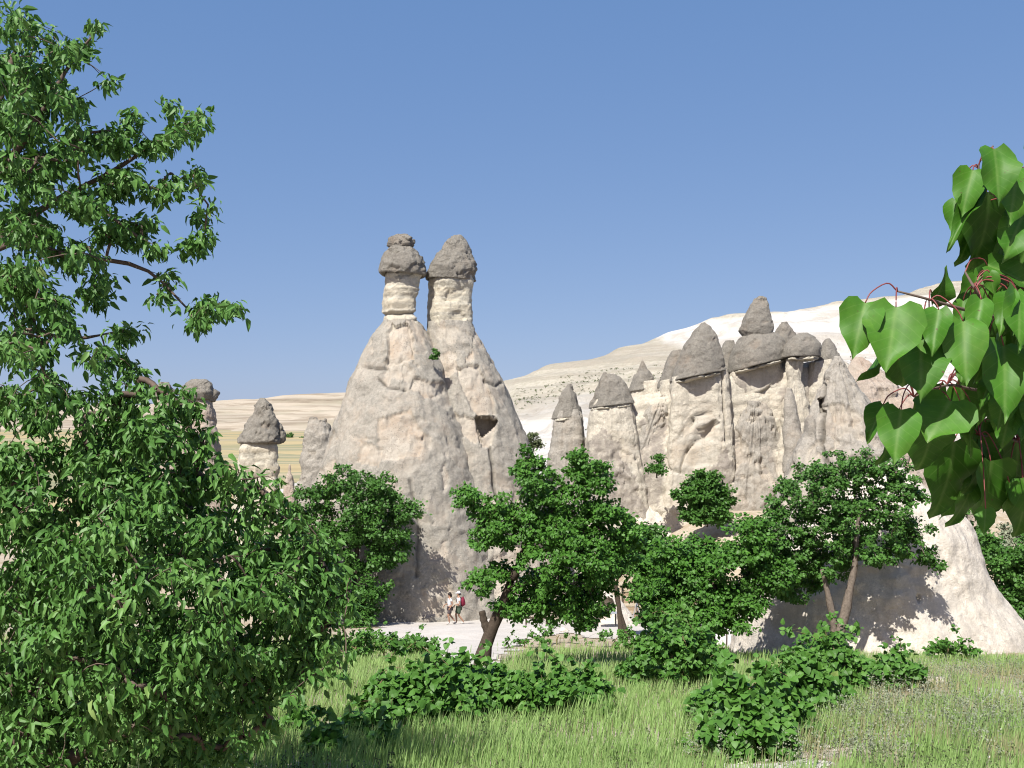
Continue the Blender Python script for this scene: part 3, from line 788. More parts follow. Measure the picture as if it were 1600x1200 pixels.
stone(1455, 1058, 20, 0.10, 603, 'smaller white stone behind the fist-shaped one')
stone(880, 988, 50, 0.25, 604, 'flat pale stone on the path edge behind the leaning tree')
stone(915, 985, 52, 0.3, 605, 'pale stone left of the tent-shaped rock')

# ------------------------------------------------------------------ path and gravel sheets
def sheet(name, polypx, mat, cell=0.22, lift=0.012, wob=0.5):
    poly = [tuple(ground_pt(u, v)[:2]) for u, v in polypx]
    a = np.array(poly); lo = a.min(0) - 1; hi = a.max(0) + 1
    gx = np.arange(lo[0], hi[0], cell); gy = np.arange(lo[1], hi[1], cell)
    X, Y = np.meshgrid(gx, gy)
    Pn = np.stack([X, Y, 0 * X], -1)
    m = inpoly(X + wob * fbm(Pn / 1.4, 71, 4) * 2, Y + wob * fbm(Pn / 1.4, 77, 4) * 2, poly)
    F = grid_faces(*X.shape)
    keep = m.ravel()[F].all(1)
    Z = h(X, Y) + lift
    V = np.stack([X, Y, Z], -1).reshape(-1, 3)
    F = F[keep]; used = np.unique(F); mp = np.zeros(len(V), int); mp[used] = np.arange(len(used))
    o = part(name, V[used], mp[F], mat, None, True); o['kind'] = 'structure'
    return o
PATH_PX = [(560, 990), (600, 974), (660, 970), (760, 967), (860, 966), (960, 968), (1060, 968), (1150, 972), (1180, 985), (1150, 1000), (1010, 1000), (930, 998), (860, 992), (825, 1000), (785, 1018), (790, 1048), (770, 1064), (700, 1062), (690, 1036), (650, 1010), (600, 1000)]
GRAVEL_PX = [(1525, 1075), (1700, 1070), (1750, 1100), (1590, 1100), (1530, 1086)]
GRAVEL2_PX = [(1480, 1110), (1530, 1100), (1560, 1150), (1540, 1215), (1470, 1215), (1495, 1160)]
GRAVEL3_PX = [(1130, 1192), (1300, 1186), (1330, 1225), (1120, 1225)]
sheet('path', PATH_PX, M['path'], 0.14, 0.03, 0.6)
sheet('gravel_patch', GRAVEL_PX, M['path'], 0.05, 0.012, 0.4)
sheet('gravel_patch', GRAVEL3_PX, M['path'], 0.04, 0.012, 0.5)
PATH_W = [[tuple(ground_pt(u, v)[:2]) for u, v in p] for p in (PATH_PX, GRAVEL_PX, GRAVEL3_PX)]
#@@PLANTS@@
# ------------------------------------------------------------------ leaves, trees, vines
def leaf_template(ts, ws, fold=0.25, curl=0.15):
    rows = []
    for t_, w in zip(ts, ws):
        zc_ = -curl * t_ * t_
        rows += [(-w, t_, zc_ + fold * w), (0, t_, zc_), (w, t_, zc_ + fold * w)]
    F = []
    for i in range(len(ts) - 1):
        a = i * 3
        F += [(a, a + 1, a + 4, a + 3), (a + 1, a + 2, a + 5, a + 4)]
    return np.array(rows, float), np.array(F)

def leaf_flat(ts, ws, curl=0.2):
    rows = []
    for t_, w in zip(ts, ws): rows += [(-w, t_, -curl * t_ * t_), (w, t_, -curl * t_ * t_ + 0.12 * w)]
    F = [(2 * i, 2 * i + 1, 2 * i + 3, 2 * i + 2) for i in range(len(ts) - 1)]
    return np.array(rows, float), np.array(F)

T_APR = leaf_template([0, 0.3, 0.72, 1.0], [0.05, 0.23, 0.16, 0.012], 0.6, 0.45)
T_MID = leaf_flat([0, 0.45, 1.0], [0.18, 0.42, 0.06])
T_VINE = leaf_template([-0.12, 0.2, 0.62, 1.0], [0.30, 0.58, 0.40, 0.05], 0.18, 0.22)
T_FAR = leaf_flat([0, 0.5, 1.0], [0.25, 0.45, 0.12], 0.1)

def frames(D, Nn):
    D = unit(D); X = unit(np.cross(D, Nn)); Nn = np.cross(X, D)
    return X, D, Nn

def scatter(pos, D, Nn, size, tmpl, rnd):
    tv, tf = tmpl
    X, D, Nn = frames(D, Nn)
    V = pos[:, None, :] + size[:, None, None] * (tv[None, :, 0:1] * X[:, None] + tv[None, :, 1:2] * D[:, None] + tv[None, :, 2:3] * Nn[:, None])
    F = tf[None] + (np.arange(len(pos)) * len(tv))[:, None, None]
    return V.reshape(-1, 3), F.reshape(-1, tf.shape[1]), np.repeat(rnd, len(tv))

LEAFMESH = {}
def leaf_objects(parent, pos, D, Nn, size, tmpl, mat, rnd, name='leaf'):
    """single leaves as parts: a handful of shared meshes, one object each"""
    key = (id(tmpl), mat.name)
    if key not in LEAFMESH:
        LEAFMESH[key] = [make_mesh('leaf', tmpl[0], tmpl[1], mat, True, {'rnd': np.full(len(tmpl[0]), r)}) for r in np.linspace(0.05, 0.98, 8)]
    ms = LEAFMESH[key]
    X, D, Nn = frames(D, Nn); base = worldpos(parent)
    for i in range(len(pos)):
        o = bpy.data.objects.new(name, ms[int(np.clip(rnd[i], 0, 0.999) * len(ms))])
        o.parent = parent
        s_ = size[i]; q = pos[i] - base
        o.matrix_basis = Matrix(((X[i,0]*s_, D[i,0]*s_, Nn[i,0]*s_, q[0]), (X[i,1]*s_, D[i,1]*s_, Nn[i,1]*s_, q[1]), (X[i,2]*s_, D[i,2]*s_, Nn[i,2]*s_, q[2]), (0, 0, 0, 1)))
        COL.objects.link(o)

def fps(pts, k, start=0):
    idx = [start]; d_ = np.linalg.norm(pts - pts[start], axis=1)
    for _ in range(min(k, len(pts)) - 1):
        i = int(d_.argmax()); idx.append(i); d_ = np.minimum(d_, np.linalg.norm(pts - pts[i], axis=1))
    return idx

def clusters_from(clumps, d, dr, per_area=0.0016, rs=(0.2, 0.34), rng=RNG, shell=0.55):
    """clumps: (u, v, ru, rv[, depth offset]) in the photograph; returns cluster centres, radii and clump centres"""
    C = []; R = []; O = []
    for c in clumps:
        u, v, ru, rv = c[:4]; dd = d + (c[4] if len(c) > 4 else 0)
        cen = P(u, v, dd); a = ru * dd / FPX; b_ = rv * dd / FPX
        n = max(3, int(per_area * ru * rv * 3.2))
        q = unit(rng.normal(size=(n, 3))) * (rng.random((n, 1)) ** shell)
        r = rng.uniform(*rs, n)
        ex = np.array([max(a - 0.35 * np.mean(rs), 0.6 * a), max(min(dr, 1.3 * a) - 0.4 * np.mean(rs), 0.1), max(b_ - 0.35 * np.mean(rs), 0.6 * b_)])
        C.append(cen + q * ex); R.append(r); O.append(np.repeat(cen[None], n, 0))
    return np.vstack(C), np.concatenate(R), np.vstack(O)

def tree(name, label, cat, base, trunks, C, R, O, per, size, tmpl, mat, bark, K=8, droop=0.6, nparts=0, group=None, limb_r=0.06, twig_r=0.006, flat=0.6, seed=1, stuff_crown=True, updir=0.6, hang=0.0, jit=0.55, sunw=0.75):
    rng = np.random.default_rng(seed)
    t = thing(name, label, cat, base, group)
    nodes = []; nrad = []
    for ctrl, r0, r1 in trunks:
        pts = curve_pts(ctrl, 14); rad = np.linspace(r0, r1, 14) * (1 + 0.10 * rng.normal(size=14))
        rad[0] *= 1.35
        V, F = tube(pts, rad, 10)
        V = V + 0.12 * r0 * fbm(V / (r0 * 1.5), seed, 3)[:, None] * unit(V - V.mean(0))
        part('trunk', V, F, bark, t, True)
        nodes.append(pts[5:]); nrad.append(rad[5:])
    nodes = np.vstack(nodes)
    # every cluster hangs on the nearest wood already grown: trunk first, then branch by branch
    nT = len(nodes); A = np.vstack([nodes, C]); nC = len(C)
    dist = np.full(nC, 1e9); par = np.zeros(nC, int); done_ = np.zeros(nC, bool); order = []
    dm = np.linalg.norm(C[:, None, :] - nodes[None], axis=2)
    par = dm.argmin(1); dist = dm.min(1)
    for _ in range(nC):
        k_ = int(np.where(done_, 1e9, dist).argmin()); done_[k_] = True; order.append(k_)
        dk = np.linalg.norm(C - C[k_], axis=1) * 1.06
        up_ = (~done_) & (dk < dist); par[up_] = nT + k_; dist[up_] = dk[up_]
    cnt = np.ones(nC)
    for k_ in reversed(order):
        if par[k_] >= nT: cnt[par[k_] - nT] += cnt[k_]
    grp = {}; own = {}
    for k_ in order:
        own[k_] = k_ if par[k_] < nT else own[par[k_] - nT]
        a = A[par[k_]]; b_ = C[k_]; L = np.linalg.norm(b_ - a)
        r1 = min(limb_r, twig_r * cnt[k_] ** 0.42); r0 = min(limb_r, twig_r * (cnt[k_] + 1) ** 0.46)
        mid = 0.5 * (a + b_) + rng.normal(size=3) * 0.07 * L + np.array([0, 0, 0.05 * L])
        grp.setdefault(own[k_], []).append(tube(curve_pts([a, mid, b_], 4), np.linspace(r0, r1, 4), 5 if cnt[k_] > 8 else 3, cap=False))
    big = [g_ for g_ in sorted(grp, key=lambda q: -len(grp[q]))]
    for g_ in big:
        V, F = merge(grp[g_]); part('branch', V, F, bark, t, True)
    # leaves
    n = np.maximum(2, (per * (R / R.mean()) ** 2).astype(int))
    ci = np.repeat(np.arange(len(C)), n); N = len(ci)
    q = rng.normal(size=(N, 3)); q = unit(q) * (rng.random((N, 1)) ** 0.45)
    pos = C[ci] + q * R[ci][:, None] * np.array([1, 1, flat])
    q = np.where(rng.random((N, 1)) < 0.16, q * rng.uniform(1.2, 1.8, (N, 1)), q)
    pos = C[ci] + q * R[ci][:, None] * np.array([1, 1, flat])
    if hang: pos[:, 2] -= hang * R[ci] * rng.random(N)
    out = unit(C[ci] - O[ci] + 1e-4) * 0.5 + q * 0.7
    D = unit(out * 0.8 + rng.normal(size=(N, 3)) * 0.6 + np.array([0, 0, -droop]))
    Nn = unit(out * 0.55 + np.array(to_sun) * sunw + np.array([0, 0, 0.25 * updir]) + rng.normal(size=(N, 3)) * jit)
    sz = size * rng.uniform(0.5, 1.3, N)
    rnd = np.clip(rng.beta(2.0, 2.2, N) * 0.62 + 0.38 * rng.random(len(C))[ci], 0, 1)
    sel = np.zeros(N, bool)
    if nparts:
        u, v = proj(pos); inside = (u > 0) & (u < 1600) & (v > 0) & (v < 1200)
        dist = np.where(inside, pos[:, 1] + 0.15 * rng.random(N), 1e9)
        sel[np.argsort(dist)[:nparts]] = True
        leaf_objects(t, pos[sel], D[sel], Nn[sel], sz[sel], tmpl, mat, rnd[sel])
    V, F, a = scatter(pos[~sel], D[~sel], Nn[~sel], sz[~sel], tmpl, rnd[~sel])
    o = part('crown', V, F, mat, t, False, {'rnd': a})
    o['kind'] = 'stuff'
    return t

def gp(u, v):
    return ground_pt(u, v)

# --- leaning orchard tree in the middle
d1 = 25.0
b1 = gp(752, 1042)
d1 = b1[1]
cl = [(738, 772, 34, 24), (770, 795, 40, 32), (822, 722, 26, 26), (850, 760, 50, 40), (905, 712, 26, 30), (915, 750, 45, 42), (800, 815, 60, 36), (770, 840, 42, 28),
      (870, 810, 80, 52), (940, 800, 52, 45), (980, 840, 38, 34), (890, 870, 95, 50, -.5), (950, 880, 50, 45), (860, 920, 80, 34, .3), (915, 940, 60, 36), (770, 900, 42, 24), (745, 915, 22, 16), (800, 945, 34, 22), (908, 972, 26, 18), (850, 950, 60, 22, .6)]
C, R, O = clusters_from(cl, d1, 1.35, 0.0066, (0.12, 0.22))
tree('orchard_tree', 'bushy orchard tree with a dark leaning trunk by the white path', 'tree', b1,
     [([b1 - [0, 0, 0.2], P(757, 1015, d1), P(772, 975, d1), P(790, 935, d1), P(805, 885, d1), P(840, 830, d1)], 0.21, 0.07),
      ([P(764, 990, d1), P(757, 972, d1), P(753, 955, d1)], 0.11, 0.09),
      ([P(782, 955, d1), P(800, 910, d1 - .2), P(822, 872, d1 - .3), P(880, 850, d1 - .3)], 0.12, 0.06)],
     C, R, O, 60, 0.084, T_MID, M['mulberry'], M['dark_bark'], K=12, droop=0.35, seed=11, limb_r=0.05, updir=0.55, group='orchard trees')

# --- forked orchard tree casting its shadow on the smooth rock
d2 = 30.6; b2 = P(1300, 1020, d2); b2[2] = float(h(b2[0], d2))
cl = [(1235, 762, 36, 30), (1215, 800, 28, 30), (1285, 735, 48, 32), (1340, 735, 50, 36), (1395, 745, 42, 34), (1430, 765, 24, 26), (1300, 790, 80, 45, -.4), (1370, 800, 70, 45), (1250, 830, 55, 42), (1420, 825, 36, 30), (1330, 850, 80, 36, -.2),
      (1240, 880, 50, 30), (1290, 880, 50, 30), (1405, 855, 36, 24), (1445, 868, 22, 18), (1462, 880, 12, 10), (1200, 850, 36, 30), (1380, 870, 30, 20), (1195, 895, 46, 34, -.6), (1235, 915, 36, 26, -.3), (1170, 930, 36, 28, -.8), (1220, 870, 50, 34, .4), (1260, 900, 40, 26, .6)]
C, R, O = clusters_from(cl, d2 + 0.7, 1.35, 0.0066, (0.12, 0.23))
tree('orchard_tree', 'orchard tree with pale forked trunk before the smooth cream rock', 'tree', b2,
     [([b2 - [0, 0, .2], P(1308, 1000, d2), P(1320, 960, d2), P(1328, 920, d2), P(1336, 880, d2), P(1340, 820, d2)], 0.17, 0.06),
      ([P(1304, 1005, d2), P(1302, 970, d2), P(1296, 940, d2), P(1285, 890, d2)], 0.12, 0.06)],
     C, R, O, 60, 0.086, T_MID, M['dark_leaf'], M['bark'], K=11, droop=0.35, seed=13, limb_r=0.05, group='orchard trees')

# --- lower trees between the two
d3 = 30.5; b3 = P(1112, 1010, d3); b3[2] = float(h(b3[0], d3))
cl = [(1045, 865, 40, 34), (1090, 860, 50, 30, .8), (1130, 880, 55, 40), (1070, 900, 45, 36), (1170, 850, 48, 36), (1190, 890, 45, 36), (1120, 930, 62, 30), (1180, 820, 34, 22), (1060, 940, 40, 26), (1160, 925, 45, 24), (1050, 965, 34, 20), (1215, 900, 34, 34)]
cl += [(1030, 900, 34, 34, 1), (1000, 890, 26, 26, 1.5), (1100, 960, 60, 22, -.4), (1040, 930, 40, 30, .6), (1150, 950, 50, 24), (1010, 930, 30, 26, .4), (1060, 985, 46, 22, -.6), (1020, 960, 30, 24, 0), (1140, 975, 34, 18, -.4)]
C, R, O = clusters_from(cl, d3, 1.5, 0.0085, (0.16, 0.28))
tree('orchard_tree', 'low spreading orchard tree between the leaning and the forked tree', 'tree', b3,
     [([b3 - [0, 0, .2], P(1108, 985, d3), P(1112, 960, d3), P(1115, 900, d3)], 0.2, 0.08)], C, R, O, 50, 0.096, T_MID, M['mulberry'], M['dark_bark'], K=9, droop=0.35, seed=15, limb_r=0.05, group='orchard trees')
b4 = gp(975, 975); d4 = 48.0; b4 = np.array([P(972, 970, d4)[0], d4, float(h(P(972, 970, d4)[0], d4))])
cl = [(985, 850, 34, 30), (1015, 840, 34, 26), (1000, 875, 34, 24), (1030, 865, 28, 24), (960, 870, 26, 24)]
C, R, O = clusters_from(cl + [(1040, 890, 40, 30), (1075, 870, 40, 28), (1020, 910, 36, 26), (1060, 910, 36, 26)], d4, 1.6, 0.011, (0.25, 0.4))
tree('orchard_tree', 'dark-stemmed tree behind the leaning orchard tree, next to the tent-shaped rock', 'tree', b4,
     [([b4 - [0, 0, .2], P(965, 930, d4), P(958, 900, d4), P(975, 860, d4)], 0.14, 0.07), ([b4 - [-.3, 0, .2], P(962, 920, d4), P(985, 880, d4)], 0.1, 0.05)],
     C, R, O, 46, 0.14, T_FAR, M['dark_leaf'], M['dark_bark'], K=5, droop=0.3, seed=17, group='orchard trees')
# --- round tree before the great cone
d5 = 61.0; x5 = P(545, 980, d5)[0]; b5 = np.array([x5, d5, float(h(x5, d5))])
cl = [(495, 770, 40, 34), (470, 800, 26, 30), (545, 755, 48, 32), (600, 775, 46, 38), (630, 810, 30, 40), (560, 810, 75, 50, -.6), (500, 840, 48, 46), (610, 850, 46, 36), (550, 875, 70, 40), (520, 925, 50, 36, -.8), (575, 930, 42, 36, -1), (480, 890, 40, 36), (560, 960, 50, 22, -1)]
C, R, O = clusters_from(cl, d5, 2.0, 0.0062, (0.28, 0.5))
tree('orchard_tree', 'big round dark tree shading the foot of the great cone', 'tree', b5,
     [([b5 - [0, 0, .2], P(548, 940, d5), P(555, 890, d5), P(560, 830, d5)], 0.28, 0.1)], C, R, O, 62, 0.15, T_FAR, M['dark_leaf'], M['dark_bark'], K=9, droop=0.3, seed=19, limb_r=0.09, group='orchard trees')
# --- trees at the right edge behind the smooth rock
d6 = 58.0
for k, (cl, lab, mt, sd) in enumerate([
        ([(1560, 880, 40, 40), (1590, 910, 40, 45), (1545, 850, 22, 22), (1570, 940, 40, 36), (1610, 870, 40, 40), (1600, 960, 40, 36), (1630, 930, 50, 50)], 'bushy green tree at the right edge behind the smooth rock', 'dark_leaf', 23),
        ([(1585, 830, 30, 20), (1610, 845, 30, 22), (1565, 850, 20, 14)], 'silvery grey-green bush above the tree at the right edge', 'sage_leaf', 24),
        ([(1510, 820, 20, 16), (1530, 835, 18, 16), (1500, 805, 16, 12)], 'small green bush on the bank behind the smooth rock top', 'dark_leaf', 25)]):
    dd = d6 + (0 if k == 0 else 8 if k == 1 else 10)
    C, R, O = clusters_from(cl, dd, 2.0, 0.009, (0.28, 0.5))
    u_, v_ = cl[0][0], max(c[1] + c[3] for c in cl) + 12
    bp = P(u_, v_, dd); bp[2] = min(bp[2], bp[2])
    tree('shade_tree' if k == 0 else 'bush', lab, 'tree' if k == 0 else 'bush', bp, [([bp - [0, 0, 1.2 if k else .8], 0.5 * (bp + O.mean(0)), O.mean(0)], 0.16, 0.06)], C, R, O, 60, 0.15, T_FAR, M[mt], M['dark_bark'], K=5, droop=0.3, seed=sd)
# --- shrubs on the cliff
for cl, dd, lab, mt, sd, sz in [
        ([(1105, 750, 26, 20), (1085, 770, 30, 22), (1125, 775, 26, 24), (1105, 790, 34, 18), (1062, 770, 16, 10), (1090, 800, 34, 14), (1120, 800, 26, 14), (1100, 770, 40, 26)], 71, 'round green shrub at the foot of the tall cream cliff block', 'dark_leaf', 31, 0.17),
        ([(1026, 716, 11, 9), (1020, 730, 12, 8), (1030, 728, 8, 8)], 75, 'little green shrub clinging in the cliff cleft', 'dark_leaf', 32, 0.15),
        ([(834, 676, 8, 9), (830, 688, 9, 8), (840, 690, 8, 8)], 90, 'small olive bush on the slope right of the great cone', 'scrub', 33, 0.15),
        ([(678, 548, 4, 4), (684, 552, 4, 4), (676, 556, 4, 5)], 66.5, 'tiny dark plant growing in the crevice between the twin cones', 'dark_leaf', 34, 0.10)]:
    v_ = max(c[1] + c[3] for c in cl)
    cl = cl + [(cl[0][0] + k_ * cl[0][2] * .7, v_ - 3, cl[0][2] * .9, cl[0][3] * .5) for k_ in (-1, 0, 1)]
    C, R, O = clusters_from(cl, dd, 1.2, 0.02, (0.2, 0.36) if dd > 67 else (0.1, 0.16))
    bp = P(cl[0][0], v_, dd)
    tree('shrub', lab, 'shrub', bp, [([bp - [0, 0, .4], bp + [0, 0, .1], O.mean(0)], 0.05 if dd > 67 else .012, 0.02 if dd > 67 else .006)], C, R, O, 40, sz, T_FAR, M[mt], M['dark_bark'], K=4, droop=0.2, seed=sd, limb_r=0.03)
# far field tree and hedge bushes beyond the left chimneys
for u, v, ru, rv, dd, lab, sd in [(453, 681, 7, 6, 560, 'tiny round tree out in the yellow fields', 41), (472, 684, 5, 3, 560, 'low bush out in the fields near the great cone', 42)]:
    bp = P(u, v + rv + 2, dd)
    C, R, O = clusters_from([(u, v, ru, rv), (u - ru * .5, v + 1, ru * .6, rv * .7)], dd, 1.3, 0.3, (0.3, 0.5))
    bp[2] = float(h(bp[0], dd))
    tree('field_tree', lab, 'tree', bp, [([bp, 0.5 * (bp + O.mean(0)), O.mean(0)], 0.15, 0.08)], C, R, O, 30, 0.4, T_FAR, M['dark_leaf'], M['dark_bark'], K=3, seed=sd)

# --- low apricot tree filling the lower left foreground
poly = [(-40, 690), (60, 690), (110, 665), (150, 625), (205, 605), (260, 620), (300, 628), (318, 665), (300, 715), (350, 742), (410, 748), (440, 795), (490, 822), (520, 868), (540, 930), (520, 990), (522, 1030), (470, 1075), (425, 1095), (395, 1150), (345, 1185), (305, 1250), (-80, 1250), (-80, 690)]
rg = np.random.default_rng(5)
C = []; R = []
while len(C) < 560:
    u, v = rg.uniform(-80, 560), rg.uniform(600, 1250)
    if not inpoly(np.array([u]), np.array([v]), poly)[0]: continue
    edge = polydist(np.array([u]), np.array([v]), poly + poly[:1])[0]
    if edge < 14: continue
    if 395 < u < 470 and 1090 > v > 1060 and rg.random() < .6: continue
    dep = 7.4 - 0.9 * min(edge / 160., 1) + rg.random() ** 1.6 * 1.7 * min(edge / 90., 1)
    C.append(P(u, v, dep)); R.append(min(rg.uniform(0.065, 0.145), edge * 7.5 / FPX * 1.3 + 0.05))
deep = []
while len(deep) < 210:
    u, v = rg.uniform(-80, 520), rg.uniform(640, 1200)
    if not inpoly(np.array([u]), np.array([v]), poly)[0] or polydist(np.array([u]), np.array([v]), poly + poly[:1])[0] < 45: continue
    deep.append(1); C.append(P(u, v, rg.uniform(7.6, 8.8))); R.append(rg.uniform(0.12, 0.15))
for (u0, v0), (u1, v1) in zip(poly[2:20], poly[3:21]):
    for _ in range(5):
        f_ = rg.random(); u = u0 + (u1 - u0) * f_; v = v0 + (v1 - v0) * f_
        nx_, ny_ = (v1 - v0), -(u1 - u0); ll = math.hypot(nx_, ny_) + 1e-6
        e = rg.uniform(-14, 20)
        C.append(P(u + nx_ / ll * e, v + ny_ / ll * e, 7.3 + rg.normal() * .25)); R.append(rg.uniform(.045, .085))
C = np.array(C); R = np.array(R)
O = C + np.array([0, 0.8, -0.35])
bl = np.array([-3.6, 7.9, float(h(-3.6, 7.9))])
tree('apricot_tree', 'low bushy apricot tree filling the lower left foreground', 'tree', bl,
     [([bl - [0, 0, .2], bl + [0.05, 0, .5], bl + [.25, 0, 1.0], bl + [.5, -.1, 1.6]], 0.10, 0.05), ([bl + [0, 0, .2], bl + [.5, -.2, .5], bl + [1.1, -.3, .8]], 0.06, 0.03)],
     C, R, O, 42, 0.068, T_APR, M['apricot'], M['twig'], K=16, droop=1.0, nparts=300, seed=51, limb_r=0.022, twig_r=0.0028, updir=0.5, hang=0.35, flat=0.8, jit=0.7, sunw=0.45, group='apricot trees')

# --- taller apricot tree reaching up the left edge
cl = [(20, 30, 30, 22), (62, 55, 26, 20), (105, 88, 32, 24), (150, 48, 16, 14), (135, 72, 20, 16), (60, 130, 50, 36), (10, 110, 40, 40), (20, 185, 60, 44), (178, 128, 22, 16), (110, 160, 40, 26), (205, 182, 18, 14), (262, 160, 12, 20), (288, 206, 22, 20), (312, 188, 10, 16), (272, 215, 16, 14), (240, 228, 26, 20), (180, 212, 44, 30), (120, 222, 50, 34), (55, 265, 66, 44), (300, 268, 20, 12), (278, 275, 18, 14), (245, 290, 30, 22), (190, 285, 44, 30), (130, 310, 50, 34), (40, 350, 60, 40),
      (318, 328, 14, 18), (312, 362, 16, 22), (300, 385, 14, 14), (228, 350, 22, 20), (240, 395, 16, 18), (215, 372, 20, 14), (180, 360, 36, 24), (120, 395, 48, 30), (30, 430, 50, 36), (266, 436, 18, 16), (252, 462, 14, 12), (352, 478, 30, 11), (376, 479, 14, 9), (330, 470, 16, 10), (300, 500, 20, 14), (310, 492, 12, 12), (150, 440, 30, 20), (150, 470, 22, 14), (205, 512, 20, 14), (70, 470, 44, 30), (185, 520, 18, 12), (105, 505, 34, 24), (35, 535, 50, 34), (145, 558, 34, 22), (80, 590, 44, 26), (185, 565, 20, 14), (15, 620, 40, 30), (60, 650, 40, 24), (120, 620, 26, 20), (215, 585, 12, 14)]
rg = np.random.default_rng(9)
C = []; R = []; O = []
for u, v, ru, rv in cl:
    n = max(3, int(ru * rv / 80))
    inner = u < 150
    for _ in range(n):
        a = rg.uniform(0, 6.283); r = rg.random() ** 0.6
        dep = 7.9 + (rg.normal() * 0.45 if inner else rg.normal() * 0.2)
        C.append(P(u + ru * 0.75 * r * math.cos(a), v + rv * 0.75 * r * math.sin(a), dep)); R.append(rg.uniform(0.06, 0.105))
        O.append(P(u - 30, v + 30, 7.9))
for _ in range(90):
    C.append(P(rg.uniform(-120, 70), rg.uniform(60, 720), 8.2 + rg.normal() * .5)); R.append(0.11); O.append(P(-60, 350, 8.2))
C = np.array(C); R = np.array(R); O = np.array(O)
bt = np.array([-4.6, 8.6, float(h(-4.6, 8.6))])
tree('apricot_tree', 'taller apricot tree with open branches against the sky at left', 'tree', bt,
     [([bt - [0, 0, .2], bt + [0.05, 0, 1.2], P(-90, 700, 8.5), P(-60, 450, 8.3), P(-30, 250, 8.1), P(20, 90, 7.9)], 0.14, 0.02),
      ([P(-70, 520, 8.3), P(0, 385, 8.1), P(110, 400, 7.9), P(225, 420, 7.9), P(300, 490, 7.9)], 0.035, 0.006),
      ([P(-60, 420, 8.3), P(60, 330, 8.0), P(180, 265, 7.9), P(285, 195, 7.9)], 0.04, 0.006),
      ([P(-75, 600, 8.4), P(30, 520, 8.0), P(110, 530, 7.9), P(200, 515, 7.9)], 0.03, 0.006),
      ([P(-40, 330, 8.2), P(50, 200, 7.9), P(110, 100, 7.9), P(150, 50, 7.9)], 0.035, 0.006)],
     C, R, O, 26, 0.068, T_APR, M['apricot'], M['twig'], K=14, droop=1.1, nparts=300, seed=53, limb_r=0.012, twig_r=0.0026, updir=0.4, hang=0.3, flat=0.75, jit=0.7, sunw=0.4, group='apricot trees')

# --- vines in the grass
def vine(label, blobs, seed, n=60, size=0.08, nparts=0, hmax=None, per=20, dens=1.0):
    """blobs: (u, vbase, half width px, height px)"""
    rg = np.random.default_rng(seed)
    C = []; R = []; O = []; canes = []
    g0 = gp(blobs[0][0], blobs[0][1])
    for u, vb, hw, hp in blobs:
        g = gp(u, vb); d_ = g[1]; k = d_ / FPX
        W = hw * k; H = hp * k * 1.4
        m = max(5, int(n * dens * hw * hp / 2500))
        root = g + [0, 0, -0.05]
        canes.append(([root, root + [0, 0, H * .35], root + [W * .1, 0, H * .55]], 0.03, 0.02))
        for _ in range(m):
            a = rg.uniform(0, 6.283); r = rg.random() ** 0.5
            x = W * r * math.cos(a); y = min(W, 1.0) * 0.75 * r * math.sin(a)
            top = H * (1 - 0.55 * r ** 2) * rg.uniform(0.75, 1.12)
            z = top * rg.random() ** 0.45
            q = g + np.array([x, y, 0])
            q[2] = float(h(q[0], q[1])) + max(z, 0.08)
            C.append(q); R.append(rg.uniform(0.07, 0.16)); O.append(g + [0, 0.2, H * 0.3])
        for _ in range(max(3, m // 5)):   # loose shoots
            a = rg.uniform(0, 6.283); r = rg.uniform(0.9, 1.55)
            q = g + np.array([W * r * math.cos(a), min(W, 1.0) * .75 * r * math.sin(a), 0])
            if rg.random() < .45: q = g + np.array([W * rg.uniform(-.8, .8), 0, 0]); zz = H * rg.uniform(1.0, 1.35)
            else: zz = H * rg.uniform(.1, .5)
            q[2] = float(h(q[0], q[1])) + max(zz, .08)
            C.append(q); R.append(rg.uniform(.04, .09)); O.append(g + [0, .2, H * .3])
    return tree('grapevine', label, 'grapevine', g0, canes, np.array(C), np.array(R), np.array(O), per, size, T_VINE, M['vine'], M['cane'], K=max(4, len(C) // 14), droop=0.45, nparts=nparts, seed=seed, group='grapevines in the meadow', limb_r=0.012, twig_r=0.003, updir=0.75, flat=0.8)
vine('sprawling grapevine nearest the camera at right, ragged leaves over dry weeds', [(1165, 1185, 60, 75), (1130, 1130, 45, 50), (1215, 1160, 45, 70)], 61, nparts=200)
vine('broad grapevine in the centre of the meadow before the leaning tree', [(665, 1140, 75, 75), (720, 1120, 60, 62), (610, 1120, 45, 45), (600, 1155, 30, 40)], 62, nparts=200)
vine('grapevine right of the central one, its leaves in a long low hump', [(850, 1120, 60, 55), (915, 1110, 36, 45), (790, 1118, 40, 50)], 63, nparts=120)
vine('mounded dark grapevine below the low spreading tree', [(1045, 1075, 60, 70), (1010, 1070, 40, 40), (1095, 1068, 45, 55), (1060, 1040, 60, 60)], 64, dens=0.8)
vine('grapevine climbing behind the nearest right one, under the forked tree', [(1255, 1120, 50, 70), (1300, 1085, 50, 60), (1215, 1110, 40, 50)], 65, nparts=120)
vine('grapevine in front of the forked trunk', [(1290, 1050, 45, 45), (1330, 1065, 36, 40), (1260, 1050, 30, 35)], 66, dens=0.8)
vine('small upright grapevine with a bushy top beside the white stones', [(1410, 1080, 30, 45), (1385, 1078, 20, 36)], 67)
vine('little grapevine against the foot of the smooth cream rock', [(1480, 1034, 28, 30), (1510, 1034, 16, 20)], 68)
vine('low grapevine behind the low apricot tree by the path', [(600, 1032, 55, 38), (650, 1030, 36, 32), (555, 1036, 40, 44)], 69, dens=0.8)
vine('straggling thin grapevine in front of the central vine', [(545, 1165, 20, 40), (500, 1185, 20, 40), (470, 1150, 24, 30), (590, 1185, 14, 40)], 70, n=30, nparts=60)
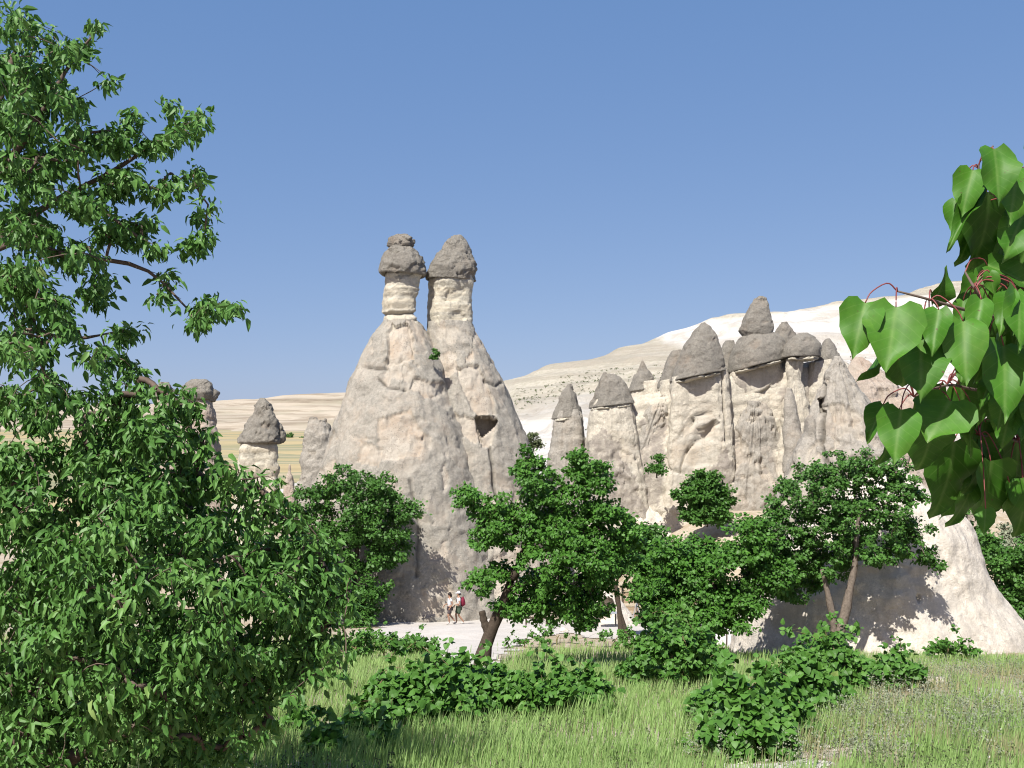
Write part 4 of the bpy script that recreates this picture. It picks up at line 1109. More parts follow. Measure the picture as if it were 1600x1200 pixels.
vine('grapevine with flat leaves on the path side of the central vine', [(700, 1075, 45, 28), (760, 1078, 40, 24)], 71, dens=0.8)
vine('low leafy clump on the path behind the leaning trunk', [(820, 1012, 36, 22), (870, 1008, 36, 22)], 72, dens=.7)
vine('weedy vine clump between path and tent-shaped rock', [(960, 1012, 40, 22), (1000, 1020, 36, 30), (1030, 1000, 26, 36)], 73, dens=.7)

# ------------------------------------------------------------------ grass and herbs
def zone_mask(X, Y, polys):
    m = np.zeros(X.shape, bool)
    for p in polys: m |= inpoly(X, Y, p)
    return m
def blades(name, n, mat, label_zone, hgt, wid, seed, lean=0.35, ymin=8.5, ymax=44.0):
    rg = np.random.default_rng(seed)
    N = n * 3
    # more blades close by, in even screen density
    y = ymin * (ymax / ymin) ** rg.random(N)
    x = (rg.random(N) * 2 - 1) * (0.56 * y)
    keep = label_zone(x, y, rg)
    x, y = x[keep][:n], y[keep][:n]; N = len(x)
    z = h(x, y) - 0.01
    s_ = rg.uniform(0.55, 1.2, N) * (0.75 + 0.5 * fbm(np.stack([x, y, 0 * x], -1) / 1.1, 91, 3))
    H = hgt * s_; W = wid * rg.uniform(0.7, 1.3, N) * (0.6 + y / 18.)
    a = rg.uniform(0, 6.283, N)
    dirx, diry = np.cos(a), np.sin(a)
    wind = np.array([0.3, 0.0])
    ln = lean * rg.random(N)
    top = np.stack([(dirx * ln + wind[0] * .4) * H, (diry * ln) * H, H], -1)
    base = np.stack([x, y, z], -1)
    a2 = a + math.pi / 2 + rg.normal(size=N) * .5
    sx = np.stack([np.cos(a2) * W, np.sin(a2) * W, 0 * W], -1) * 0.5
    # turn most blades roughly broadside so that they carry colour
    mid = base + top * np.array([0.38, 0.38, 0.58])
    tip = base + top
    V = np.stack([base - sx, base + sx, mid + sx * .85, mid - sx * .85, tip + sx * 0.12, tip - sx * 0.12], 1)
    F = np.array([[0, 1, 2, 3], [3, 2, 4, 5]])[None] + (np.arange(N) * 6)[:, None, None]
    patch = 0.5 + 0.5 * fbm(np.stack([x, y, 0 * x], -1) / 1.8, 95, 4)
    rnd = np.clip(0.45 * patch + 0.55 * rg.random(N), 0, 1)
    o = part(name, V.reshape(-1, 3), F.reshape(-1, 4), mat, None, False, {'rnd': np.repeat(rnd, 6)})
    o['kind'] = 'stuff'
    return o
# dry weedy ground lies right of this line
DRYW = [tuple(gp(u, v)[:2]) for u, v in [(1090, 1215), (1180, 1180), (1260, 1140), (1330, 1090), (1400, 1062), (1420, 1048), (1640, 1048), (1900, 1215)]] 
ROCKW = [tuple(gp(u, v)[:2]) for u, v in [(1145, 1024), (1640, 1032), (1750, 960), (1100, 960)]]
def dryness(x, y):
    q = np.stack([x, y, 0 * x], -1)
    dx = 0.9 * fbm(q / 1.6, 81, 3); dy = 0.9 * fbm(q / 1.6, 83, 3)
    return inpoly(x + dx, y + dy, DRYW)
def bare(x, y):
    q = np.stack([x, y, 0 * x], -1)
    dx = 0.5 * fbm(q / 1.2, 85, 3) * 2
    m = zone_mask(x + dx * .6, y + dx, PATH_W)
    return (m & (np.abs(np.sin(x * 12.9898 + y * 78.233) * 43758.5453 % 1) > np.where(y < 20, .22, .03))) | inpoly(x, y, ROCKW) | (y > 46)
def z_green(x, y, rg):
    q = np.stack([x, y, 0 * x], -1)
    dr = dryness(x, y); f = fbm(q / 1.5, 87, 3)
    yfar = sstep(30, 40, y)
    return ~bare(x, y) & (~dr | (f > 0.13)) & (rg.random(len(x)) > 0.75 * yfar)
def z_dry(x, y, rg):
    dr = dryness(x, y); q = np.stack([x, y, 0 * x], -1)
    f = fbm(q / 1.3, 88, 3)
    return ~bare(x, y) & np.where(dr, f > -0.22, rg.random(len(x)) < 0.10 + 0.4 * sstep(0.25, 0.45, f))
def z_sage(x, y, rg):
    dr = dryness(x, y); q = np.stack([x, y, 0 * x], -1)
    return ~bare(x, y) & dr & (fbm(q / 1.1, 89, 3) > 0.0) & (y < 24)
blades('meadow_grass', 88000, M['grass'], z_green, 0.34, 0.0088, 301)
blades('dry_grass', 32000, M['dry'], z_dry, 0.30, 0.006, 302)
# grey-green herbs: upright stems with small leaves
def herbs(name, n, mat, zone, seed, hgt=0.34, ls=0.028, per=26):
    rg = np.random.default_rng(seed); N = n * 8
    y = 8.8 * (26 / 8.8) ** rg.random(N); x = (rg.random(N) * 2 - 1) * 0.56 * y
    k = zone(x, y, rg); x, y = x[k][:n], y[k][:n]; n = len(x)
    z = h(x, y); H = hgt * rg.uniform(.5, 1.3, n)
    lean = rg.normal(size=(n, 2)) * 0.18
    tt_ = rg.random((n, per)) ** 0.8
    pos = np.stack([x[:, None] + lean[:, :1] * tt_ * H[:, None], y[:, None] + lean[:, 1:] * tt_ * H[:, None], z[:, None] + tt_ * H[:, None]], -1).reshape(-1, 3)
    m = len(pos)
    pos += rg.normal(size=(m, 3)) * 0.012
    D = unit(rg.normal(size=(m, 3)) * .8 + [0, 0, 0.5]); Nn = unit(rg.normal(size=(m, 3)) + [0, -.3, .8])
    V, F, a = scatter(pos, D, Nn, ls * rg.uniform(.7, 1.5, m), T_MID, rg.random(m))
    o = part(name, V, F, mat, None, False, {'rnd': a}); o['kind'] = 'stuff'
herbs('sage_herbs', 3200, M['sage_leaf'], z_sage, 311, 0.32, 0.017, 16)
herbs('meadow_weeds', 900, M['scrub'], lambda x, y, rg: ~bare(x, y) & (fbm(np.stack([x, y, 0 * x], -1) / 1.0, 97, 3) > 0.15), 312, 0.3, 0.018, 18)
# pebbles on the bare patches
rg = np.random.default_rng(77)
pv = []; pf = []; off = 0
oct_v = np.array([[1,0,0],[0,1,0],[-1,0,0],[0,-1,0],[0,0,.8],[0,0,-.5]], float)
oct_f = np.array([[0,1,4],[1,2,4],[2,3,4],[3,0,4],[1,0,5],[2,1,5],[3,2,5],[0,3,5]])
yy_ = 9 * (40 / 9.) ** rg.random(9000); xx_ = (rg.random(9000) * 2 - 1) * .56 * yy_
k = zone_mask(xx_, yy_, PATH_W) | (dryness(xx_, yy_) & (rg.random(9000) < .25))
xx_, yy_ = xx_[k], yy_[k]; n_ = len(xx_)
rr = rg.uniform(.008, .03, n_) * (1 + 1.2 * (rg.random(n_) > .95))
jit = oct_v[None] * (1 + .35 * rg.normal(size=(n_, 6, 1))) * rr[:, None, None] * np.array([1.2, 1, .7])
Vp = (np.stack([xx_, yy_, h(xx_, yy_) + .02], -1)[:, None] + jit).reshape(-1, 3)
Fp = (oct_f[None] + (np.arange(n_) * 6)[:, None, None]).reshape(-1, 3)
o = part('pebbles', Vp, Fp, M['path'], None, False); o['kind'] = 'stuff'
# scrub dots on the hillside
rg = np.random.default_rng(78); n_ = 7000
ix = rg.integers(0, HX.shape[0] * HX.shape[1], n_ * 4)
hx, hy, hz = HX.ravel()[ix] + rg.normal(size=n_ * 4) * .6, HY.ravel()[ix], HZ.ravel()[ix]
wt = white.ravel()[ix]
k = (hy < 300) & (rg.random(n_ * 4) < np.where(wt > .5, .06, .95)) & (fbm(np.stack([hx, hy, 0 * hx], -1) / 30, 99, 3) > -.25)
hx, hy, hz = hx[k][:n_], hy[k][:n_], hz[k][:n_]
per = 6; m = len(hx) * per
c_ = np.repeat(np.stack([hx, hy, hz], -1), per, 0); rs_ = np.repeat(rg.uniform(.10, .26, len(hx)), per)
pos = c_ + rg.normal(size=(m, 3)) * rs_[:, None] * np.array([.8, .8, .45]) + np.array([0, 0, .2])
V, F, a = scatter(pos, unit(rg.normal(size=(m, 3))), unit(rg.normal(size=(m, 3)) + [0, -.4, .6]), rs_ * 1.1, T_FAR, rg.random(m))
o = part('hillside_scrub', V, F, M['scrub'], None, False, {'rnd': a}); o['kind'] = 'stuff'
#@@NEAR@@
# ------------------------------------------------------------------ near branch at the right edge
def near_leaf_mesh(seed, r):
    rg = np.random.default_rng(seed)
    ts = np.array([0, .06, .15, .26, .38, .5, .62, .74, .84, .92, 1.0])
    ws = np.array([.20, .36, .46, .50, .49, .44, .36, .25, .14, .06, .004])
    cols = np.array([-1, -.66, -.33, 0, .33, .66, 1.0])
    ph = rg.uniform(0, 6.28, 4); fold = rg.uniform(0.05, 0.4); curl = rg.uniform(0.05, 0.4)
    V = []; mid = []; vein = []
    for i, (t_, w) in enumerate(zip(ts, ws)):
        for c in cols:
            e = 1 + 0.05 * math.sin(t_ * 31 + ph[0] + c) * abs(c)
            x = w * c * e
            y = t_ - 0.08 * (abs(c) ** 1.6) * (1 - t_) ** 5
            z = fold * abs(x) - curl * t_ * t_ + 0.085 * abs(c) ** 2 * math.sin(9 * t_ + ph[1] + (2 if c > 0 else 0)) * (w > .02) + 0.02 * math.sin(14 * t_ + ph[2]) * abs(c)
            V.append((x, y, z)); mid.append(abs(x)); vein.append(6.5 * (t_ - 0.62 * abs(x)) + 3)
    n = len(ts)
    F = grid_faces(n, 7)
    return make_mesh('leaf', np.array(V), F, M['near_leaf'], True, {'rnd': np.full(len(V), r), 'mid': mid, 'vein': vein})
near_meshes = [near_leaf_mesh(800 + k, r) for k, r in enumerate((.2, .35, .5, .6, .75, .9))]  # shade put into the colour: darker tones mostly for shaded leaves, lighter for lit
NODES = [P(1452, 470, 1.2), P(1402, 455, 1.19), P(1522, 452, 1.22), P(1508, 425, 1.24), P(1428, 620, 1.25), P(1550, 300, 1.25), P(1528, 262, 1.24), P(1592, 470, 1.3), P(1560, 600, 1.36), P(1600, 330, 1.32), P(1530, 680, 1.42), P(1590, 690, 1.45), P(1480, 600, 1.33)]
root = np.array(P(1720, 900, 1.6))
nb = thing('leafy_branch', 'close leafy branch with broad green leaves at the right edge', 'branch', root)
def stem(pts, r0, r1, name='twig', mat='twig'):
    p_ = curve_pts([P(*q) for q in pts], 18)
    V, F = tube(p_, np.linspace(r0, r1, 18), 7); part(name, V, F, M[mat], nb, True)
stem([(1720, 900, 1.6), (1700, 700, 1.52), (1690, 500, 1.48), (1700, 300, 1.46), (1690, 100, 1.46)], .008, .005, 'stem')
stem([(1694, 560, 1.49), (1640, 530, 1.4), (1570, 500, 1.28), (1500, 482, 1.22), (1452, 468, 1.2), (1402, 455, 1.19)], .0034, .0011)
stem([(1692, 540, 1.48), (1600, 500, 1.34), (1545, 480, 1.25), (1524, 452, 1.22), (1508, 425, 1.24)], .0034, .0012)
stem([(1697, 660, 1.5), (1620, 620, 1.4), (1530, 610, 1.34), (1480, 602, 1.3), (1428, 620, 1.25)], .003, .0010)
stem([(1696, 380, 1.47), (1640, 360, 1.38), (1590, 330, 1.31), (1550, 300, 1.25), (1528, 262, 1.24), (1552, 228, 1.24)], .003, .0010)
stem([(1705, 760, 1.54), (1640, 720, 1.5), (1590, 690, 1.45), (1530, 680, 1.42)], .003, .0012)
# base u, v, tip u, v, width px, depth base, depth tip, lean of the face (x, z), mesh (darker tone for shade)
NL = [(1553, 233, 1566, 318, 58, 1.22, 1.2, -0.2, 0.3, 3), (1520, 266, 1503, 335, 46, 1.23, 1.22, -0.5, 0.2, 4), (1588, 262, 1584, 348, 62, 1.24, 1.21, 0.1, 0.3, 4), (1494, 312, 1490, 372, 28, 1.25, 1.24, -0.9, 0.1, 3),
      (1532, 300, 1478, 384, 26, 1.24, 1.22, -0.9, 0.1, 2), (1545, 300, 1548, 432, 92, 1.34, 1.38, 0.5, -0.95, 0), (1600, 330, 1572, 405, 54, 1.25, 1.22, 0.3, 0.5, 3), (1580, 340, 1560, 440, 80, 1.42, 1.4, 0.5, -0.95, 1), (1520, 335, 1515, 420, 50, 1.36, 1.38, 0.5, -0.95, 0),
      (1458, 474, 1489, 420, 44, 1.24, 1.22, 0.5, -0.95, 1), (1352, 473, 1332, 556, 60, 1.18, 1.16, -0.3, 0.4, 4), (1400, 480, 1387, 574, 80, 1.17, 1.14, -0.1, 0.4, 5), (1467, 484, 1456, 552, 40, 1.19, 1.17, -0.3, 0.4, 3), (1452, 500, 1440, 560, 34, 1.22, 1.21, 0.5, 0.2, 2),
      (1533, 468, 1522, 546, 36, 1.2, 1.18, -0.4, 0.4, 4), (1505, 470, 1500, 515, 26, 1.24, 1.23, -0.4, 0.2, 3), (1438, 532, 1442, 624, 70, 1.2, 1.17, -0.2, 0.3, 3), (1505, 502, 1511, 598, 62, 1.19, 1.16, -0.2, 0.4, 4), (1568, 540, 1576, 655, 68, 1.24, 1.2, 0.1, 0.35, 4),
      (1543, 415, 1618, 440, 52, 1.26, 1.24, 0.1, 0.3, 1), (1546, 425, 1555, 462, 26, 1.22, 1.22, -0.2, 0.3, 4), (1578, 458, 1560, 520, 30, 1.22, 1.2, -0.6, 0.3, 3), (1590, 455, 1600, 545, 52, 1.22, 1.18, 0.2, 0.4, 4), (1376, 548, 1348, 603, 30, 1.24, 1.24, 0.5, -0.95, 1),
      (1405, 555, 1424, 612, 54, 1.26, 1.28, 0.5, -0.95, 0), (1408, 640, 1397, 722, 62, 1.2, 1.18, -0.2, 0.35, 4), (1380, 632, 1352, 690, 34, 1.24, 1.23, -0.7, 0.2, 3), (1402, 650, 1394, 730, 52, 1.25, 1.25, 0.5, -0.95, 0), (1485, 626, 1452, 684, 74, 1.22, 1.19, -0.1, 0.6, 5), (1510, 555, 1500, 600, 26, 1.25, 1.24, -0.3, 0.2, 3),
      (1462, 600, 1430, 665, 60, 1.34, 1.36, 0.5, -0.95, 0), (1500, 600, 1520, 690, 74, 1.36, 1.38, 0.5, -0.95, 1), (1455, 668, 1450, 745, 80, 1.36, 1.38, 0.5, -0.95, 0), (1490, 690, 1485, 822, 92, 1.4, 1.42, 0.5, -0.95, 0), (1540, 660, 1530, 770, 96, 1.44, 1.46, 0.5, -0.95, 1), (1575, 600, 1590, 700, 84, 1.42, 1.44, 0.5, -0.95, 0),
      (1548, 720, 1542, 822, 84, 1.4, 1.42, 0.5, -0.95, 1), (1590, 690, 1598, 800, 92, 1.45, 1.47, 0.5, -0.95, 0), (1520, 720, 1505, 790, 74, 1.46, 1.48, 0.5, -0.95, 0), (1540, 795, 1538, 834, 30, 1.36, 1.35, -0.3, 0.5, 5), (1600, 760, 1606, 850, 60, 1.46, 1.48, 0.5, -0.95, 0), (1570, 740, 1560, 815, 70, 1.48, 1.5, 0.5, -0.95, 0),
      (1575, 560, 1560, 640, 60, 1.4, 1.41, 0.5, -0.95, 1), (1530, 560, 1545, 640, 50, 1.38, 1.4, 0.5, -0.95, 0), (1600, 400, 1590, 480, 60, 1.38, 1.4, 0.5, -0.95, 1), (1560, 480, 1570, 560, 60, 1.36, 1.37, 0, 0.1, 2), (1600, 540, 1610, 620, 60, 1.3, 1.28, 0.2, 0.3, 4), (1590, 630, 1600, 690, 50, 1.32, 1.3, 0.2, 0.3, 3), (1548, 590, 1530, 640, 26, 1.3, 1.3, -0.6, 0.2, 3), (1520, 640, 1512, 716, 22, 1.34, 1.34, -0.9, 0, 2)]
rg = np.random.default_rng(21)
for _ in range(64):  # shaded leaves deep in the branch, shade deepened by darker tones
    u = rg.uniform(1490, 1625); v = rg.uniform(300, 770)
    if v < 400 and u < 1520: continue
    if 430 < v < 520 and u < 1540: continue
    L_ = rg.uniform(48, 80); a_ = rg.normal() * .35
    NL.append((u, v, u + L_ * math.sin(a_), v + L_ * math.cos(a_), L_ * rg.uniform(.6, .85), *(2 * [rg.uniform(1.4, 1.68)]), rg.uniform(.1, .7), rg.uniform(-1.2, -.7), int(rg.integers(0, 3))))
for _ in range(26):  # lit leaves in front of them, in the lighter tones
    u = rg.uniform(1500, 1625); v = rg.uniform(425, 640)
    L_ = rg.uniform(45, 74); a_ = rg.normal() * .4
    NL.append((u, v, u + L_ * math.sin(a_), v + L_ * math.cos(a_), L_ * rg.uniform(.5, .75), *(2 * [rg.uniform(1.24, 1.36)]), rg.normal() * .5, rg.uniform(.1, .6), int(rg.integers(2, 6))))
for _ in range(46):  # the branch goes on beyond the edge of the picture
    u = rg.uniform(1625, 1820); v = rg.uniform(180, 820)
    NL.append((u, v, u + rg.normal() * 20, v + rg.uniform(70, 100), rg.uniform(50, 80), *(2 * [rg.uniform(1.25, 1.6)]), rg.normal() * .3, .3, int(rg.integers(0, 6))))
nodes_all = NODES + [P(1690, v, 1.48) for v in (200, 320, 440, 560, 680, 800)]
pet = []
for k, (u0, v0, u1, v1, w, da, db, nx, nz, mi) in enumerate(NL):
    a = P(u0, v0, da); b_ = P(u1, v1, db); L = np.linalg.norm(b_ - a)
    lpx = math.hypot(u1 - u0, v1 - v0); wx = w / lpx
    D = unit(b_ - a); Nn = np.array([nx, -1.0, nz]) + rg.normal(size=3) * 0.12
    X, D, Nn = (q[0] for q in frames(D[None], unit(Nn)[None]))
    o = bpy.data.objects.new('leaf', near_meshes[mi]); o.parent = nb
    q = a - root; sx_ = L * wx
    o.matrix_basis = Matrix(((X[0]*sx_, D[0]*L, Nn[0]*L, q[0]), (X[1]*sx_, D[1]*L, Nn[1]*L, q[1]), (X[2]*sx_, D[2]*L, Nn[2]*L, q[2]), (0, 0, 0, 1)))
    COL.objects.link(o)
    nd_ = min(nodes_all, key=lambda n_: np.linalg.norm(n_ - a))
    ln = np.linalg.norm(nd_ - a)
    m1 = nd_ + (a - nd_) * .3 + np.array([0, 0, .30 * ln]); m2 = nd_ + (a - nd_) * .8 + np.array([0, 0, .22 * ln])
    V, F = tube(curve_pts([nd_, m1, m2, a], 12), np.linspace(.00085, .0007, 12), 6)
    po = link('petiole', make_mesh('petiole', V - root, F, M['petiole'], True), o)
    po.matrix_parent_inverse = o.matrix_basis.inverted()

# ------------------------------------------------------------------ hikers
def skin_mesh(name, joints, edges, mat, sub=2):
    """one continuous skin over a stick skeleton; joints: {key: (xyz, radius or (rx, ry))}"""
    keys = list(joints)
    me = bpy.data.meshes.new(name)
    me.from_pydata([joints[k][0] for k in keys], [(keys.index(a), keys.index(b)) for a, b in edges], [])
    o = bpy.data.objects.new(name, me); COL.objects.link(o)
    m = o.modifiers.new('skin', 'SKIN'); m.use_smooth_shade = True
    lay = me.skin_vertices[0].data if me.skin_vertices else None
    if lay is None:
        bpy.context.view_layer.objects.active = o
        bpy.ops.mesh.customdata_skin_add(); lay = me.skin_vertices[0].data
    for i, k in enumerate(keys):
        r = joints[k][1]; lay[i].radius = (r, r) if not isinstance(r, tuple) else r
        lay[i].use_root = (i == 0)
    s_ = o.modifiers.new('sub', 'SUBSURF'); s_.levels = sub; s_.render_levels = sub
    bpy.context.view_layer.update()
    dg = bpy.context.evaluated_depsgraph_get()
    out = bpy.data.meshes.new_from_object(o.evaluated_get(dg))
    out.name = name; out.materials.clear(); out.materials.append(mat)
    out.polygons.foreach_set('use_smooth', [True] * len(out.polygons))
    bpy.data.objects.remove(o); bpy.data.meshes.remove(me)
    return out
M['skin'] = plain('skin', (0.42, 0.24, 0.16), 0.6, 0.3, 0.08)
M['white_cloth'] = plain('white_cloth', (0.78, 0.78, 0.80), 0.9, 0.1, 0.05)
M['grey_cloth'] = plain('dark_grey_cloth', (0.11, 0.09, 0.095), 0.9, 0.1, 0.1)
M['green_cloth'] = plain('green_cloth', (0.09, 0.13, 0.085), 0.9, 0.1, 0.1)
M['red_cloth'] = plain('wine_red_cloth', (0.23, 0.022, 0.05), 0.8, 0.2, 0.1)
M['hair'] = plain('dark_hair', (0.025, 0.018, 0.014), 0.7, 0.3, 0.2)
M['dark_metal'] = plain('dark_metal', (0.05, 0.05, 0.055), 0.5, 0.4, 0.1)
M['shoe'] = plain('pale_shoe', (0.55, 0.53, 0.5), 0.8, 0.2, 0.1)
def ellipsoid(c, r, nu=14, nv=10, cut=-1.0):
    th = np.linspace(0, 2 * math.pi, nu, endpoint=False); ph = np.linspace(math.asin(max(cut, -.999)), math.pi / 2 - 1e-3, nv)
    V = np.stack([np.cos(ph)[:, None] * np.cos(th)[None] * r[0], np.cos(ph)[:, None] * np.sin(th)[None] * r[1], np.repeat(np.sin(ph)[:, None], nu, 1) * r[2]], -1).reshape(-1, 3) + np.asarray(c)
    i = np.arange(nv - 1)[:, None] * nu; j = np.arange(nu)[None]; k = (np.arange(nu) + 1)[None] % nu
    return V, np.stack([i + j, i + k, i + nu + k, i + nu + j], -1).reshape(-1, 4)
def person(label, loc, face, shirt, shorts, hair, pose, scale=1.0):
    """stands facing local +X; pose gives ankle and hand offsets"""
    f = pose
    J = {'pelvis': ((0, 0, .93), (.13, .10)), 'waist': ((.01, 0, 1.08), (.125, .095)), 'chest': ((.02, 0, 1.28), (.15, .11)), 'collar': ((.015, 0, 1.42), (.10, .075)), 'neck': ((.025, 0, 1.49), .05), 'jaw': ((.045, 0, 1.555), (.066, .07)), 'skull': ((.04, 0, 1.635), (.078, .09)), 'crown': ((.03, 0, 1.70), (.05, .055)), 'nose': ((.125, 0, 1.60), .013)}
    E = [('pelvis', 'waist'), ('waist', 'chest'), ('chest', 'collar'), ('collar', 'neck'), ('neck', 'jaw'), ('jaw', 'skull'), ('skull', 'crown'), ('skull', 'nose')]
    for sgn, s_ in ((1, 'l'), (-1, 'r')):
        kx, kz = f['knee' + s_]; ax, az = f['ankle' + s_]; ex_, ez = f['elbow' + s_]; hx_, hz_ = f['hand' + s_]
        J.update({s_ + 'hip': ((0, sgn * .095, .88), .095), s_ + 'thigh': ((kx * .5, sgn * .10, .68), .082), s_ + 'knee': ((kx, sgn * .095, kz), .056), s_ + 'calf': ((kx * .6 + ax * .4 - .02, sgn * .095, kz * .6 + az * .4), .054), s_ + 'ankle': ((ax, sgn * .09, az), .036), s_ + 'foot': ((ax + .11, sgn * .095, az - .045), .036), s_ + 'toe': ((ax + .18, sgn * .10, az - .055), .026),
                  s_ + 'shoulder': ((.01, sgn * .175, 1.39), .062), s_ + 'elbow': ((ex_, sgn * .235, ez), .041), s_ + 'wrist': ((hx_, sgn * .22, hz_), .027), s_ + 'palm': ((hx_ + .05, sgn * .215, hz_ - .05), (.036, .020))})
        E += [('pelvis', s_ + 'hip'), (s_ + 'hip', s_ + 'thigh'), (s_ + 'thigh', s_ + 'knee'), (s_ + 'knee', s_ + 'calf'), (s_ + 'calf', s_ + 'ankle'), (s_ + 'ankle', s_ + 'foot'), (s_ + 'foot', s_ + 'toe'), ('collar', s_ + 'shoulder'), (s_ + 'shoulder', s_ + 'elbow'), (s_ + 'elbow', s_ + 'wrist'), (s_ + 'wrist', s_ + 'palm')]
        for q, (dx, dy, L) in enumerate(((.030, .028, .030), (.028, .010, .085), (.012, .004, .092), (-.004, 0, .086), (-.018, -.004, .068))):
            b0 = np.array(J[s_ + 'palm'][0])
            J[f'{s_}f{q}a'] = (tuple(b0 + [dx, sgn * -dy, -.022 if q else .0]), .0095)
            J[f'{s_}f{q}b'] = (tuple(b0 + [dx * 1.2 + .012, sgn * (-dy - .01), -.022 - L * .55]), .0085)
            J[f'{s_}f{q}c'] = (tuple(b0 + [dx * 1.2 + .002, sgn * (-dy - .025), -.022 - L]), .007)
            E += [(s_ + 'palm', f'{s_}f{q}a'), (f'{s_}f{q}a', f'{s_}f{q}b'), (f'{s_}f{q}b', f'{s_}f{q}c')]
    p = link('person', skin_mesh('body', J, E, M['skin']), None, loc)
    p.rotation_euler = (0, 0, face); p.scale = (scale,) * 3
    tag(p, label, 'person', 'hikers on the path')
    def child(name, keys, edges, grow, mat, lvl=2):
        jj = {k: (J[k][0], tuple(x + grow for x in J[k][1]) if isinstance(J[k][1], tuple) else J[k][1] + grow) for k in keys}
        return link(name, skin_mesh(name, jj, edges, M[mat], lvl), p)
    for s_ in 'lr':
        J[s_ + 'sleeve'] = (tuple(.45 * np.array(J[s_ + 'shoulder'][0]) + .55 * np.array(J[s_ + 'elbow'][0])), .056)
        J[s_ + 'hem'] = (tuple(.15 * np.array(J[s_ + 'hip'][0]) + .85 * np.array(J[s_ + 'knee'][0])), .08)
    child('shirt', ['chest', 'waist', 'pelvis', 'collar', 'lshoulder', 'rshoulder', 'lsleeve', 'rsleeve'], [('chest', 'waist'), ('waist', 'pelvis'), ('chest', 'collar'), ('collar', 'lshoulder'), ('collar', 'rshoulder'), ('lshoulder', 'lsleeve'), ('rshoulder', 'rsleeve')], .016, shirt)
    child('shorts', ['pelvis', 'lhip', 'rhip', 'lhem', 'rhem'], [('pelvis', 'lhip'), ('pelvis', 'rhip'), ('lhip', 'lhem'), ('rhip', 'rhem')], .024, shorts)
    for s_ in 'lr': child('shoe', [s_ + 'ankle', s_ + 'foot', s_ + 'toe'], [(s_ + 'ankle', s_ + 'foot'), (s_ + 'foot', s_ + 'toe')], .014, 'shoe')
    if hair == 'hair':
        V, F = merge([ellipsoid((.015, 0, 1.635), (.108, .104, .118), cut=-.35), ellipsoid((-.06, 0, 1.56), (.06, .07, .09))])
        link('hair', make_mesh('hair', V, F, M['hair'], True), p)
    else:
        V, F = ellipsoid((.02, 0, 1.655), (.115, .108, .10), cut=-.05); link('sun_hat', make_mesh('sun_hat', V, F, M['white_cloth'], True), p)
        V, F = ellipsoid((.13, 0, 1.655), (.10, .085, .018)); link('hat_brim', make_mesh('hat_brim', V, F, M['white_cloth'], True), p)
        V, F = ellipsoid((-.02, 0, 1.60), (.09, .09, .07)); link('hair', make_mesh('hair', V, F, M['hair'], True), p)
    for sy_ in (.033, -.033):
        V, F = ellipsoid((.113, sy_, 1.632), (.010, .012, .008), 8, 6, -1); link('eye', make_mesh('eye', V, F, M['hair'], True), p)
    V, F = ellipsoid((.108, 0, 1.555), (.008, .024, .005), 8, 6, -1); link('mouth', make_mesh('mouth', V, F, M['red_cloth'], True), p)
    return p
pa = P(703, 978, 59.0); pa[2] = float(h(pa[0], pa[1])) + .035
pbb = P(717, 978, 59.6); pbb[2] = float(h(pbb[0], pbb[1])) + .035
walk1 = dict(kneel=(.12, .50), anklel=(.05, .10), kneer=(-.02, .48), ankler=(-.30, .13), elbowl=(-.10, 1.14), handl=(.02, .94), elbowr=(.02, 1.12), handr=(.24, 1.05))
walk2 = dict(kneel=(.02, .48), anklel=(-.26, .12), kneer=(.16, .50), ankler=(.12, .10), elbowl=(-.02, 1.12), handl=(.22, 1.06), elbowr=(-.12, 1.13), handr=(-.02, .93))
person('person in white T-shirt and dark grey shorts with dark hair, walking left', pa, math.pi + .25, 'white_cloth', 'grey_cloth', 'hair', walk1, .98)
pb = person('person in white sun hat and green shorts wearing a red backpack', pbb, math.pi + .15, 'white_cloth', 'green_cloth', 'hat', walk2, 1.02)
# backpack and trekking pole of the second hiker
dirf = np.array([math.cos(math.pi + .15), math.sin(math.pi + .15), 0])
bpk = pbb - dirf * 0.20 + np.array([0, 0, 1.22])
t = thing('backpack', 'wine red backpack on the back of the hiker in the sun hat', 'backpack', bpk)
V, F = ellipsoid(bpk, (.13, .16, .27), 18, 14); part('bag', V, F, M['red_cloth'], t, True)
V, F = ellipsoid(bpk - dirf * .10 - [0, 0, .09], (.06, .11, .12), 12, 8); part('pocket', V, F, M['red_cloth'], t, True)
for sgn in (-1, 1):
    sd = np.array([-dirf[1], dirf[0], 0]) * .09 * sgn
    V, F = tube(curve_pts([bpk + sd + [0, 0, .2], bpk + sd + dirf * .22 + [0, 0, .22], bpk + sd + dirf * .34 + [0, 0, .06], bpk + sd * 1.4 + dirf * .2 - [0, 0, .2]], 12), .016, 6); part('strap', V, F, M['grey_cloth'], t, True)
tp = np.array(pbb) + [0.10, -.2, 1.0]
t = thing('trekking_pole', 'thin dark trekking pole slanting behind the hiker in the sun hat', 'pole', tp)
V, F = tube([tp, tp + [.35, 0, -.12], tp + [.72, 0, -.26]], .012, 6); part('shaft', V, F, M['dark_metal'], t)
V, F = tube([tp + [-.10, 0, .035], tp], .018, 8); part('grip', V, F, M['grey_cloth'], t)

